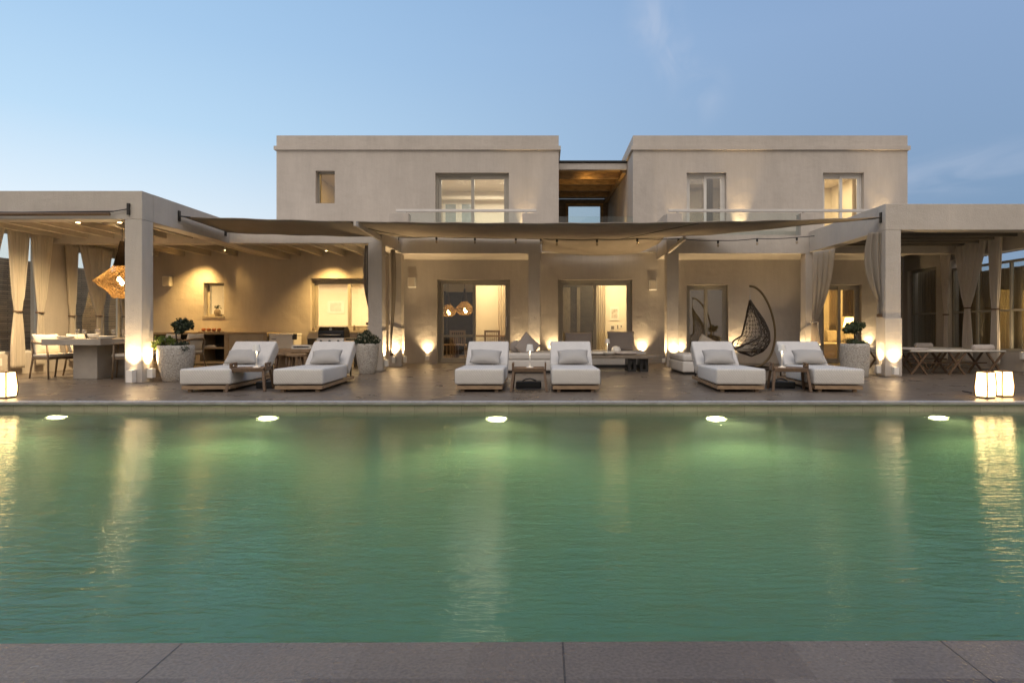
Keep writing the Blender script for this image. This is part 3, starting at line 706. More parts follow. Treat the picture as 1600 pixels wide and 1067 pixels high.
curtain('curtain', (xr_,yr(1488)), (xr_,yr(1543)), 3.05, PZ(481,14.4), .14, 'wide linen curtain tied into a V above the folding cots', .45, wt=.15, wb=.36, folds=8, grp=g, matk='curtain_lit')
curtain('curtain', (xr_,yr(1545)), (xr_,yr(1566)), 3.08, PZ(483,13.6), .13, 'straight bunched linen curtain at the right end of the folding cots', .5, wt=.17, wb=.26, folds=6, grp=g, matk='curtain_lit')
def bow_curtain(label, x0, y, ztop, zbot, w, matk, px, side=-1):   # sheer blown out sideways from a column
    vs = []; fs = []; rows, ns = 30, 24
    for r in range(rows+1):
        v = r/rows; z = ztop + (zbot-ztop)*v
        b = w*(math.sin(math.pi*min(1,(v*.92+.22)))**.8)
        if v > .97: b *= .6
        for s in range(ns+1):
            q = s/ns
            vs.append((x0 + side*b*q, y + .04*math.sin(q*14 + v*2) + .10*q, z))
    for r in range(rows):
        for s in range(ns): a = r*(ns+1)+s; fs.append((a,a+1,a+ns+2,a+ns+1))
    o = solo('curtain', MB().add(vs, fs), M[matk], label, 'curtain', smooth=True, solid=.004)
    part('tie_band', MB().box(x0+side*.05, x0+side*.001, y-.04, y+.08, zbot-.04, zbot+.02), M['wood_dark'], o)
    return o
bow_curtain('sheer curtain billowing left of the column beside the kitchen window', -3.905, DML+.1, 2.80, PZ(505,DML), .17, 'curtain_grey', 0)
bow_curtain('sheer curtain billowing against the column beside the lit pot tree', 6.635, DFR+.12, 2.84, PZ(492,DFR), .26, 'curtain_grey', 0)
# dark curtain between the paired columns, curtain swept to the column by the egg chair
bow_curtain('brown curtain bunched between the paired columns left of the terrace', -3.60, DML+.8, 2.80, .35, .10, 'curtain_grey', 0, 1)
cv = MB(); vs = []; fs = []; rows, ns = 40, 40
for r in range(rows+1):
    v = r/rows
    top0, top1 = P(1270,394,14.2), P(1306,388,13.5)
    if v < .72:
        t = v/.72; tie = P(1272,504,14.75)
        w0 = top0.lerp(tie + Vector((-.05,0,0)), t); w1 = top1.lerp(tie + Vector((.06,0,0)), t)
        w1.x += .10*math.sin(math.pi*t)
        w0.y = w1.y = 0; ya, yb_ = top0.y*(1-t)+14.75*t, top1.y*(1-t)+14.75*t
    else:
        t = (v-.72)/.28; tie = P(1272,504,14.75)
        w0 = tie + Vector((-.05-.04*t,0,-.62*t)); w1 = tie + Vector((.06+.12*t,0,-.55*t)); ya = yb_ = 14.75
    for s in range(ns+1):
        q = s/ns; x = w0.x*(1-q)+w1.x*q; z = w0.z*(1-q)+w1.z*q
        vs.append((x, ya*(1-q)+yb_*q + .03*math.sin(q*26), z))
for r in range(rows):
    for s in range(ns): a = r*(ns+1)+s; fs.append((a,a+1,a+ns+2,a+ns+1))
o = solo('curtain', cv.add(vs, fs), M['curtain'], 'linen curtain swept diagonally and knotted to the column right of the egg chair', 'curtain', smooth=True, solid=.004)
tk = P(1272,504,14.75)
part('tie_band', MB().tube([(tk.x+.085*math.cos(a), tk.y+.06*math.sin(a), tk.z) for a in [2*math.pi*k/14 for k in range(14)]], .018, 6, closed=True), M['curtain'], o, smooth=True)

# ================================================================== wall lights, downlights, speakers
UPK = 9.5
DNK = 14
def uplight(px, py, d, face, label, power=16, size=(.075,.17,.09), on=None, beam=True, tilt=.05):
    x, z = PX(px,d), PZ(py,d)
    w, h, t = size
    f = {'f':(0,-1),'l':(-1,0),'r':(1,0)}[face]
    # origin on the carrying face
    loc = (x, d, z)
    o = thing('uplight', label, 'wall light', loc, {'f':0,'l':-math.pi/2,'r':math.pi/2}[face], 'uplights on columns and walls')
    part('housing', MB().wall(-w/2, w/2, -t, -.012, 0, h, [(-w/2+.012, w/2-.012, -t+.012, -.024)]).xf(Matrix(((1,0,0,0),(0,0,1,0),(0,1,0,0),(0,0,0,1)))), M['white'], o)
    part('lens', MB().box(-w/2+.013, w/2-.013, -t+.013, -.025, h-.03, h-.022), M['lamp_glow'], o)
    part('mount', MB().box(-w/2+.01, w/2-.01, -.0115, -.001, .02, h-.02), M['steel'], o)
    if beam:
        L_ = Vector((o.location.x + f[0]*t*.95, d + f[1]*t*.95, z + h + .004)) if on is None else on
        spot(L_, L_ + Vector((-f[0]*tilt, -f[1]*tilt, 1)), power*UPK, 96, 1, WARM2, .02)
    return o
uplight(209, 597, DFL, 'f', 'white box uplight on the front of the left pergola column', 14, (.10,.21,.12))
uplight(236, 592, DFL, 'r', 'white box uplight on the inner side of the left pergola column', 13, (.09,.16,.11), Vector((xb+.085, DFL+.15, PZ(592,DFL)+.18))).location = (xb, DFL+.15, PZ(592,DFL)+.01)
def up_at(loc, face, label, power=14, size=(.075,.15,.09), tilt=.05):
    d = loc[1]; return uplight(850+loc[0]*935/d, 515+(EYE-loc[2])*935/d, d, face, label, power, size, tilt=tilt)
up_at((-3.58+.012,DML+.15,.10), 'r', 'small white uplight on the inner side of the second column, beside the mum planter', 15)
up_at((-3.75,DR-.009,.09), 'f', 'small white uplight on the front of the rear paired column', 15)
up_at((-3.568,DR+.15,.09), 'r', 'small white uplight on the inner side of the rear paired column', 15)
up_at((PX(668,DW),DW,PZ(563,DW)), 'f', 'single uplight on the plain wall left of the dining room doors', 12, (.10,.12,.09))
up_at((PX(813,DW),DW,.09), 'f', 'uplight on the wall between the dining room doors and the slim column', 9)
up_at((-.25,DR+.003,.09), 'f', 'uplight at the foot of the slim column behind the daybed', 12)
up_at((PX(864,DW),DW,.09), 'f', 'uplight on the wall left of the living room doors', 12)
up_at((PX(1003,DW),DW,.09), 'f', 'uplight on the wall right of the living room doors', 12)
up_at((3.08,DR+.15,.09), 'l', 'white uplight on the left side of the column behind the square ottoman', 16)
up_at((3.25,DR+.003,.09), 'f', 'uplight on the front of the column behind the square ottoman', 12)
up_at((PX(1064,DW),DW,.09), 'f', 'uplight on the wall just left of the mirrored glass door', 9)
up_at((PX(1148,DW),DW,.12), 'f', 'white uplight on the wall beneath the egg chair', 10, (.10,.14,.09))
up_at((6.548,DR+.15,.09), 'l', 'uplight on the left side of the column wrapped by the knotted curtain', 12)
up_at((6.72,DR-.009,.09), 'f', 'uplight on the front of the column wrapped by the knotted curtain', 12)
up_at((PX(1357,DW),DW,.3), 'f', 'white uplight on the wall behind the potted olive tree', 9, (.24,.12,.1))
up_at((6.638,DFR+.15,PZ(583.5,DFR)), 'l', 'white box uplight on the inner side of the right pergola column', 10, (.09,.15,.10))
up_at((6.80,DFR-.012,PZ(584.5,DFR)), 'f', 'white box uplight on the front of the right pergola column', 11, (.09,.14,.10))
up_at((XL+.0,11.9,.20), 'r', 'small uplight on the low wall under the dining curtains', 5)
up_at((XR,13.0,.28), 'l', 'small uplight on the low wall under the right curtains', 4)
spot((XR-.10,13.0,.47),(XR-.30,14.6,2.0), 25, 120, 1, WARM2, .03)
# terrace uplights against the upper wall
for px, lb, pw in ((820,'terrace uplight right of the upper left sliding door',5),(1056,'terrace uplight left of the upper french door',3),(1155,'terrace uplight between the upper right doors',9),(1375,'terrace uplight right of the half curtained upper door',7)):
    uplight(px, 515+(EYE-UZ-.012)*935/DW, DW, 'f', lb, pw, (.075,.05,.09), beam=False)
    spot((PX(px,DW),DW-.10,UZ+.08),(PX(px,DW),DW-.02,UZ+2.5), pw*32, 46, 1, WARM2, .015)
uplight(974, 420, 17.9, 'l', 'uplight on the side wall under the timber link roof', .5, beam=False).location = (URx0, 17.9, UZ+.1)
spot((URx0-.06,17.9,UZ+.28),(URx0,17.9,5), 60, 60, .9, WARM)

def downlight(px, py, d, label, power, to=None, size=.045, col=None):
    q = P(px, py, d)
    o = thing('downlight', label, 'ceiling light', (q.x, q.y, q.z), 0, 'downlights under the pergola rafters')
    part('can', MB().lathe([(size*.9,.0),(size,.0),(size,.10),(size*.8,.105)], 16, cap=True), M['white'], o, smooth=False)
    part('stem', MB().tube([(0,0,.106),(0,0,max(.12, 3.098-q.z))], .012, 6), M['white'], o)
    part('lens', MB().lathe([(.001,-.003),(size*.8,-.003),(size*.8,-.001)], 16, cap=True), M['down_glow'], o)
    t = to or (q.x, q.y+.12, 0)
    spot((q.x,q.y,q.z-.02), t, power*DNK, 100, 1, col or WARM, .03)
downlight(122, 348, 11.2, 'downlight above the dining table, further from the column', 70, (PX(40,12),12.2,0), col=WARM2)
downlight(187, 348, 11.6, 'downlight above the dining table, next to the pendant cord', 2, (-9.3,13,0), col=WARM2)
downlight(301, 390, 15.75, 'downlight over the counter shelf, left one of the kitchen', 30, (PX(312,DW),DW+.1,0))
downlight(350, 391, 15.75, 'downlight over the kitchen cabinet doors', 30, (PX(364,DW),DW+.1,0))
downlight(511, 392, 15.75, 'downlight over the left half of the kitchen window', 30, (PX(511,DW),DW+.1,0))
downlight(557, 391, 15.75, 'downlight over the kitchen window beside the billowing sheer', 30, (PX(557,DW),DW+.1,0))

def speaker(px, py, d, label):
    q = P(px, py, d)
    o = thing('wall_speaker', label, 'speaker', (q.x, DW, q.z), 0, 'white wall speakers')
    part('cabinet', MB().box(-.11,.11,-.17,-.03,-.14,.14), M['white'], o, bevel=.03, seg=4)
    part('grille', MB().box(-.085,.085,-.175,-.168,-.115,.115), M['cushion'], o, bevel=.003)
    part('bracket', MB().box(-.03,.03,-.032,-.001,-.06,.06), M['white'], o)
speaker(265, 440, DW, 'white wall speaker high on the kitchen wall left of the niche')
speaker(645, 442, DW, 'white wall speaker left of the dining room doors')
speaker(1019, 446, DW, 'white wall speaker right of the living room doors')

# ================================================================== loungers
def pillow_mesh(w, h, t, n=22, pinch=.07):
    m = MB(); vs = []; fs = []
    for side in (1,-1):
        for i in range(n+1):
            for j in range(n+1):
                u = -1+2*i/n; v = -1+2*j/n
                e = max(0,(1-abs(u)**2.6))**.55 * max(0,(1-abs(v)**2.6))**.55
                x = u*w/2*(1 - pinch*(1-abs(v))**1.0*(abs(u)**3)); z = v*h/2*(1 - pinch*(1-abs(u))*(abs(v)**3))
                wr = .012*math.sin(7*u+5*v)*e*(1-e)
                vs.append((x, side*(t/2*e+wr), z))
    o = (n+1)**2
    for s in range(2):
        for i in range(n):
            for j in range(n):
                a = s*o+i*(n+1)+j; f = (a,a+1,a+n+2,a+n+1)
                fs.append(f if s == 0 else f[::-1])
    return m.add(vs, fs)
def rbox(x0,x1,y0,y1,z0,z1): return MB().box(x0,x1,y0,y1,z0,z1)
LW, LSEAT = .72, 1.38
def make_lounger(label, x, rot):
    o = thing('sun_lounger', label, 'sun lounger', (x, DL, 0), rot, 'off-white loungers along the pool')
    part('frame', MB().box(-LW/2+.02,LW/2-.02,.02,.075,.04,.095).box(-LW/2+.02,-LW/2+.075,.076,1.95,.04,.095).box(LW/2-.075,LW/2-.02,.076,1.95,.04,.095).box(-LW/2+.076,LW/2-.076,1.89,1.95,.04,.095).box(-LW/2+.076,LW/2-.076,.076,1.889,.05,.085), M['wood'], o, bevel=.006)
    for sx in (-1,1):
        for yy in (.10,1.70):
            part('leg', MB().box(sx*(LW/2-.11)-.025, sx*(LW/2-.11)+.025, yy-.025, yy+.025, 0, .0395), M['wood'], o)
    sp = [(.0,.11),(LSEAT,.105),(LSEAT,.325),(.0,.345)]
    mt = part('mattress', MB().prism_x(sp, -LW/2, LW/2), M['fabric'], o, bevel=.032, seg=4, smooth=True)
    a = R(37); L_ = .66; T_ = .225
    y0, z0 = LSEAT+.015, .325
    c, s = math.cos(a), math.sin(a)
    bp = [(y0, z0), (y0+L_*c, z0+L_*s), (y0+L_*c+T_*s, z0+L_*s-T_*c), (y0+T_*s, z0-T_*c)]
    part('backrest', MB().prism_x(bp, -LW/2, LW/2), M['fabric'], o, bevel=.032, seg=4, smooth=True)
    for sx in (-1,1):
        part('bracket', MB().bar((sx*(LW/2-.05), y0+T_*s+.30, z0-T_*c+.20), (sx*(LW/2-.05), y0+.42, .096), .02, .03), M['dark'], o)
    return o
specs = [(281,359,5.0,'lounger at the far left, beside the first stone pot'),(429,502,4.0,'lounger right of the first side table, in front of the grill'),
         (711,786,1.0,'lounger left of the central side table'),(863,937,0,'lounger right of the central side table, in front of the wooden coffee table'),
         (1121,1191,-3.0,'lounger beside the square ottoman, turned a little left'),(1275,1348,-5.5,'lounger at the far right, in front of the olive pot')]
first = None
for i, (a, b_, rt, lb) in enumerate(specs):
    xm = PX((a+b_)/2, DL)
    if i == 4: xm += .02
    lbl = 'off-white ' + lb
    if first is None: first = make_lounger(lbl, xm, R(rt)); l = first
    else: l = dup(first, (xm, DL, 0), R(rt), lbl)
    m = Matrix.Translation((xm,DL,0)) @ Matrix.Rotation(R(rt),4,'Z')
    pl = solo('pillow', pillow_mesh(.52 if i != 1 else .50, .30, .17), M['pillow'], ('grey pillow on the lounger at the far left','grey pillow on the lounger in front of the grill','grey pillow on the lounger left of the central side table','grey pillow on the lounger in front of the coffee table','grey pillow on the lounger beside the ottoman','grey pillow on the lounger in front of the olive pot')[i], 'pillow', group='grey lounger pillows', smooth=True)
    q = m @ Vector((.0+(.02 if i%2 else -.01), LSEAT-.02, .345+.115))
    pl.location = q; pl.rotation_euler = (R(-46), R(random.uniform(-3,3)), R(rt))

# ------------------------------------------------------------------ side tables with lamps
def make_table(label, loc, rot):
    o = thing('side_table', label, 'side table', loc, rot, 'teak side tables between the loungers')
    w, d = .50, .44
    part('top', MB().box(-w/2+.02,w/2-.02,-d/2,d/2,.29,.345), M['wood_dark'], o, bevel=.004)
    for sx in (-1,1):
        x = sx*(w/2-.004)
        part('handle', MB().wall(-.15,.15,.30,.42,-.012,.012,[(-.05,.05,.365,.395)]).xf(Matrix.Translation((x,0,0)) @ Matrix.Rotation(R(90),4,'Z')), M['wood_dark'], o, bevel=.006)
        for sy in (-1,1):
            part('leg', MB().bar((sx*(w/2-.02), sy*(d/2-.03), .30), (sx*(w/2+.015), sy*(d/2+.03), 0), .035, .05, (0,1,0)), M['wood_dark'], o)
    return o
tspec = [(392,.0,10,'teak side table between the two left loungers'),(827,.0,0,'teak side table between the two central loungers'),(1232,.0,-12,'teak side table between the two right loungers')]
ft = None
def make_lamp(label, loc):
    o = thing('table_lamp', label, 'table lamp', loc, 0, 'small white cordless table lamps')
    part('base', MB().lathe([(.001,0),(.055,0),(.055,.012),(.012,.02)], 24), M['white'], o, smooth=False)
    part('stem', MB().tube([(0,0,.02),(0,0,.27)], .011, 10), M['white'], o, smooth=True)
    part('shade', MB().lathe([(.055,.25),(.058,.25),(.043,.345),(.040,.35),(.001,.352)], 24, cap=False), M['white'], o, smooth=False, solid=.003)
    part('lens', MB().lathe([(.001,.272),(.035,.272),(.035,.274)], 16), M['lamp_glow'], o)
    return o
fl = None
lnames = ['lamp on the left side table, left of the grey pillow','lamp on the central side table','lamp on the right side table, below the egg chair stand']
for i, (px, dy, rt, lb) in enumerate(tspec):
    y = DL + .33; x = PX(px, y)
    if ft is None: t = ft = make_table(lb, (x,y,0), R(rt))
    else: t = dup(ft, (x,y,0), R(rt), lb)
    lx = PX((402,828,1221)[i], y); lo = (lx, y-.02, .3455)
    if fl is None: l = fl = make_lamp('small white cordless ' + lnames[0], lo)
    else: l = dup(fl, lo, 0, 'small white cordless ' + lnames[i])
    spot((lo[0],lo[1],lo[2]+.266), (lo[0],lo[1],0), 2.2, 130, .6, WARM2, .02)
    bxx = thing('speaker_box', ('black low box on the deck under the left side table','black low box with a strap on the deck under the central side table','black low box on the deck under the right side table')[i], 'box', (x+(.12,-.02,.05)[i], y+.45, 0), R((5,0,-8)[i]), 'black boxes under the side tables')
    part('case', MB().box(-.2,.2,-.14,.14,.0,.10), M['dark'], bxx, bevel=.015)
    part('strap', MB().tube([(-.10,-.02,.102),(-.05,-.03,.13),(.02,0,.14),(.08,.02,.118),(.12,.03,.104)], .012, 6), M['dark'], bxx, smooth=True)
lo = P(949, 557, 13.4); lo.z = .362
l = dup(fl, lo, 0, 'small white cordless lamp on the wooden coffee table')

# ================================================================== pots and plants
def make_pot(label, px, base_y, wpx, top_y, prof):
    d0 = 860/(base_y-515); hw = wpx/2*d0/935; d = d0 + hw*.8
    x = PX(px, d); h = PZ(top_y, d0)
    o = thing('planter', label, 'plant pot', (x, d, 0))
    n = [(.001,.0)] + [(hw*r, h*z) for r, z in prof] + [(hw*(prof[-1][0]-.09), h), (hw*(prof[-1][0]-.10), h-.05)]
    part('pot', MB().lathe(n, 48, cap=False), M['pot'], o, smooth=True)
    part('soil', MB().lathe([(.001,h-.035),(hw*.9,h-.04)], 32, cap=False), M['soil'], o)
    return o, x, d, h, hw
prof = [(.66,0),(.70,.02),(.82,.22),(.94,.48),(1.0,.72),(1.0,.9),(.98,1.0)]
def leaves(n, fn, size, mb=None, asp=.45):
    mb = mb or MB()
    for _ in range(n):
        c = Vector(fn()); s = size*random.uniform(.6,1.3)
        q = Euler((random.uniform(0,6.3),random.uniform(0,6.3),random.uniform(0,6.3))).to_matrix()
        mb.add([c+q@Vector(v) for v in ((-s/2,0,0),(0,-s*asp/2,s*.06),(s/2,0,0),(0,s*asp/2,s*.06))], [(0,1,2,3)])
    return mb
def dome(c, r, hh):
    def f():
        v = Vector((random.gauss(0,1),random.gauss(0,1),abs(random.gauss(0,1)))).normalized()
        v = v*random.uniform(.6,1.0)*(1+.16*math.sin(v.x*5+1)*math.cos(v.y*6)+.1*math.sin(v.z*9+v.x*7))
        return (c[0]+v.x*r, c[1]+v.y*r, c[2]+v.z*hh)
    return f
def ball(c, r, flat=1., lump=5):
    cs = [(Vector((random.gauss(0,.45),random.gauss(0,.45),random.gauss(0,.38))), random.uniform(.38,.62)) for _ in range(lump)]
    def f():
        k, rr = random.choice(cs)
        v = Vector((random.gauss(0,1),random.gauss(0,1),random.gauss(0,1))).normalized()*rr*random.uniform(.45,1)
        p = k*.9 + v
        return (c[0]+p.x*r, c[1]+p.y*r, c[2]+p.z*r*flat)
    return f
def topiary(label, x, d, h, px, py, rpx, leafmat, flat=.75, n=1100, size=.055, lump=12):
    q = P(px, py, d); r = rpx*d/935
    o = thing('topiary_tree', label, 'small tree', (x, d, h-.04))
    pts = [(0,0,0),(.01,.0,.1),(-.005,.01,(q.z-h)*.7),(q.x-x,0,q.z-h)]
    tr = MB().tube(pts, [.016,.014,.012,.008], 8)
    for k in range(5):
        a = k*1.3; tr.tube([(pts[2][0],pts[2][1],pts[2][2]),(q.x-x+math.cos(a)*r*.55, math.sin(a)*r*.55, q.z-h+.02+.05*math.sin(k))], [.009,.004], 6)
    part('trunk', tr, M['bark'], o, smooth=True)
    part('crown', leaves(n, ball((q.x-x,0,q.z-h), r, flat, lump), size), M[leafmat], o, weld=False)
    return o
def bush(label, x, y, z, r, leafmat, n, size, flat=.7, fl=0, lump=9, cat='plant', name='leafy_plant', dm=0):
    o = thing(name, label, cat, (x,y,z))
    part('foliage', leaves(n, dome((0,0,.02), r, dm) if dm else ball((0,0,r*flat*.6), r, flat, lump), size), M[leafmat], o, weld=False)
    st_ = MB()
    for k in range(6): a = k*1.05; st_.tube([(0,0,-.03),(math.cos(a)*r*.5, math.sin(a)*r*.5, r*flat*.7)], [.006,.003], 5)
    part('stem', st_, M['bark'], o)
    if fl:
        f = dome((0,0,.03), r*1.03, dm) if dm else ball((0,0,r*flat*.75), r*1.05, flat, lump)
        part('flowers', leaves(fl, f, size*.8, None, .8), M['flower'], o, weld=False)
    return o
p1, x, d, h, hw = make_pot('large pebbled stone pot right of the left pergola column', 275, 597, 53, 540, prof)
topiary('clipped dark topiary standing in the left pebbled pot', x, d, h, 281, 505, 15.5, 'leaf_dark', .66, 1500, .062, 20)
bush('bright green leafy plant with white flowers in the left pebbled pot', x-.19, d-.10, h-.03, .15, 'leaf_bright', 520, .06, .95, 40)
bush('dark trailing plant spilling over the right rim of the left pebbled pot', x+.16, d-.12, h-.05, .17, 'leaf_dark', 700, .04, .45)
p2, x, d, h, hw = make_pot('pebbled stone pot with a dome of mums beside the second column', 574, 585, 35, 537, prof)
bush('round flowering mum plant filling the pebbled pot by the second column', x, d, h-.02, .225, 'leaf_dark', 2600, .05, .75, 420, 26, dm=.25)
p3, x, d, h, hw = make_pot('pale textured stone pot by the right pergola column', 1335.5, 590, 43.5, 537, [(.86,0),(.9,.03),(.95,.3),(1,.6),(1,.9),(.98,1)])
topiary('round olive topiary in the pale pot by the right column', x, d, h, 1332, 508, 13, 'leaf_olive', .9, 1300, .06, 18)
bush('low olive underplanting around the trunk in the pale pot', x-.08, d-.06, h-.03, .20, 'leaf_olive', 800, .04, .42)
bush('low dark underplanting at the right rim of the pale pot', x+.15, d-.05, h-.04, .14, 'leaf_olive', 400, .04, .35)

# ================================================================== lanterns
def make_lantern(label, loc, rot):
    o = thing('lantern', label, 'lantern', loc, rot, 'lit floor lanterns at the pool edge')
    pr = [(.108,.025),(.117,.10),(.119,.16),(.108,.25),(.100,.345)]
    n = 4
    for k in range(n):
        a0 = 2*math.pi*k/n; a1 = 2*math.pi*(k+1)/n; m = MB(); vs = []
        for r, z in pr:
            for a in (a0, a1): vs.append((r*math.cos(a), r*math.sin(a), z))
        part('paper_panel', m.add(vs, [(2*i,2*i+1,2*i+3,2*i+2) for i in range(len(pr)-1)]), M['lantern'], o)
        part('rib', MB().tube([((r+.004)*math.cos(a0),(r+.004)*math.sin(a0),z) for r, z in pr], .009, 6), M['wood_dark'], o)
    part('base', MB().lathe([(.102,0),(.108,0),(.108,.024),(.01,.024)], 4), M['wood_dark'], o)
    part('top_ring', MB().tube([(.100*math.cos(2*math.pi*k/n),.100*math.sin(2*math.pi*k/n),.35) for k in range(n)], .008, 6, closed=True), M['wood_dark'], o)
    part('bulb', MB().lathe([(.01,.03),(.03,.08),(.035,.14),(.02,.18),(.002,.19)], 12), M['lamp_glow'], o)
    return o
dl = 8.05
ln = make_lantern('lit paper lantern at the right pool edge, left one of the touching pair', (PX(1540,dl),dl,.001), R(-118))
dup(ln, (PX(1567.5,dl+.15),dl+.15,.001), R(-133), 'lit paper lantern at the right pool edge, right one of the touching pair')
dup(ln, (PX(9,dl),dl,.001), R(-47), 'lit paper lantern standing alone at the left pool edge')
for px, dd, pw in ((1540,dl,150),(1567.5,dl+.15,150),(9,dl,150)): point((PX(px,dd),dd,.14), pw, (1,.70,.36), .03)
solo('cable', MB().tube([P(1504,611,8.9),(PX(1520,8.6),8.6,.012),(PX(1530,8.3),8.25,.012)], .008, 6), M['dark'], 'thin black cable on the deck running to the lantern pair', 'cable').location = (0,0,0)

# ================================================================== pool lights
for px, py, lb in ((92,652,'round pool light at the far left of the pool wall'),(420,655,'round pool light below the second lounger'),(777,656,'round pool light below the central loungers'),(1118,654,'round pool light below the lounger by the ottoman'),(1463,651,'round pool light near the right lantern pair')):
    x = PX(px, DE); z = -.62
    o = thing('pool_light', lb, 'pool light', (x, DE, z), 0, 'underwater lights in the far pool wall')
    part('ring', MB().lathe([(.11,0),(.15,0),(.15,.03),(.11,.03)], 32, cap=False).xf(Matrix.Rotation(R(90),4,'X')), M['steel'], o)
    part('lens', MB().lathe([(.001,.02),(.11,.02)], 32, cap=False).xf(Matrix.Rotation(R(90),4,'X')), M['pool_glow'], o)
    spot((x,DE-.06,z), (x,DE-2,z-.55), 240, 108, .7, (1,.84,.40), .08)

# ================================================================== dining set (left pergola)
dt = thing('dining_table', 'pale concrete slab dining table on one pedestal under the straw pendant', 'table', (-8.62, 11.95, 0))
part('top', MB().box(-.54,.54,-1.05,1.05,.635,.745), M['concrete'], dt, bevel=.006)
part('pedestal', MB().box(-.17,.28,-.78,.8,0,.634), M['concrete'], dt, bevel=.006)
def make_chair(label, loc, rot):
    o = thing('dining_chair', label, 'chair', loc, rot, 'wooden armchairs round the dining table')
    for sx in (-1,1):
        part('leg', MB().tube([(sx*.25,-.22,0),(sx*.24,-.20,.35),(sx*.255,-.19,.64)], [.014,.018,.016], 8), M['wood_chair'], o, smooth=True)
        part('leg', MB().tube([(sx*.23,.28,0),(sx*.22,.20,.42),(sx*.225,.24,.68)], [.014,.019,.015], 8), M['wood_chair'], o, smooth=True)
    ar = [(-.255,-.20,.645),(-.28,-.10,.66),(-.285,.08,.675),(-.23,.22,.70),(-.1,.29,.72),(.1,.29,.72),(.23,.22,.70),(.285,.08,.675),(.28,-.10,.66),(.255,-.20,.645)]
    part('arm_rail', MB().tube(ar, .019, 8), M['wood_chair'], o, smooth=True)
    part('seat_frame', MB().box(-.24,.24,-.22,.22,.36,.40), M['wood_chair'], o, bevel=.006)
    part('seat_cushion', MB().box(-.235,.235,-.23,.20,.402,.465), M['cushion'], o, bevel=.025, seg=4, smooth=True)
    bk = part('back_cushion', pillow_mesh(.48,.40,.15), M['cushion'], o, smooth=True); bk.location = (0,.17,.64); bk.rotation_euler = (R(-12),0,0)
    return o
c1 = make_chair('wooden armchair at the near left corner of the dining table', (-9.36,11.42,0), R(75))
dup(c1, (-9.38,12.25,0), R(90), 'wooden armchair on the left side of the dining table, second from the pool')
dup(c1, (-7.92,11.40,0), R(-62), 'wooden armchair half hidden behind the left pergola column')
dup(c1, (-7.85,12.35,0), R(-90), 'wooden armchair on the right side of the dining table, behind the column')
dup(c1, (-7.86,13.2,0), R(-100), 'wooden armchair seen behind the left pebbled pot')
def plate(x, y, lb):
    o = solo('plate_stack', MB().lathe([(.001,0),(.08,0),(.14,.015),(.145,.02),(.12,.03),(.16,.045),(.155,.05),(.1,.042),(.001,.04)], 32, cap=False), M['ceramic'], lb, 'plates', (x,y,.746), smooth=True, group='plate stacks on the dining table')
plate(-8.95, 11.2, 'stack of white plates at the near left place setting'); plate(-8.24, 11.25, 'stack of white plates at the near right place setting')
plate(-8.9, 12.2, 'stack of white plates at the far left place setting'); plate(-8.22, 12.25, 'stack of white plates at the far right place setting')
def wineglass(x, y, lb):
    solo('wine_glass', MB().lathe([(.001,0),(.035,.001),(.034,.005),(.006,.010),(.005,.075),(.02,.09),(.036,.12),(.038,.15),(.031,.185),(.029,.185)], 18, cap=False), M['clear'], lb, 'glass', (x,y,.746), smooth=True, group='glasses on the dining table')
for x, y, lb in ((-8.72,11.35,'wine glass right of the near left plates'),(-8.52,11.45,'wine glass just right of the white bowl'),(-8.36,11.62,'wine glass behind the near right plates'),(-8.18,11.75,'wine glass at the right table edge near the far plates'),(-8.66,11.58,'wine glass behind the white bowl'),(-8.12,11.95,'wine glass nearest the pergola column'),(-8.80,11.28,'short stemmed glass closest to the near left plates'),(-8.42,11.98,'wine glass in the middle of the table')): wineglass(x,y,lb)
solo('bowl', MB().lathe([(.001,0),(.05,0),(.085,.05),(.10,.09),(.095,.092),(.05,.02),(.001,.015)], 28, cap=False), M['ceramic'], 'white bowl in the centre of the dining table', 'bowl', (-8.60,11.42,.746), smooth=True)

def pendant(label, x, y, prof, ztop, cord_top, bulbs, power, sc=1., grp=None):
    o = thing('pendant_lamp', label, 'pendant lamp', (x,y,0), 0, grp)
    part('cord', MB().tube([(0,0,ztop),(0,0,cord_top)], .008, 6), M['dark'], o)
    part('ceiling_cap', MB().lathe([(.05,cord_top-.03),(.05,cord_top)], 16), M['dark'], o)
    up = [q for q in prof if q[1] >= prof[2][1]]; 
    part('neck', MB().lathe([q for q in prof[:3]], 40, cap=False, jit=.03), M['neck'], o, smooth=True)
    part('shade', MB().lathe(prof[2:], 48, cap=False, jit=.015), M['straw'], o, smooth=True)
    for bx_, by_, bz in bulbs:
        part('bulb', MB().lathe([(.004,bz-.05*sc),(.035*sc,bz-.03*sc),(.042*sc,bz),(.03*sc,bz+.035*sc),(.012*sc,bz+.06*sc)], 12, bx_, by_), M['bulb'], o, smooth=True)
    point((x,y,bulbs[0][2]-.02), power, (1,.62,.28), .05)
dp = 11.9
def zz(py): return PZ(py, dp)
pendant('large woven straw pendant over the dining table, half behind the column', PX(191,dp), dp,
        [(.04,zz(377)),(.085,zz(395)),(.15,zz(416)),(.21,zz(421)),(.34,zz(431)),(.475,zz(440)),(.40,zz(446)),(.29,zz(453)),(.20,zz(460)),(.16,zz(466))], zz(377), 3.09, [(-.02,-.05,zz(437)),(.05,-.08,zz(443))], 60)

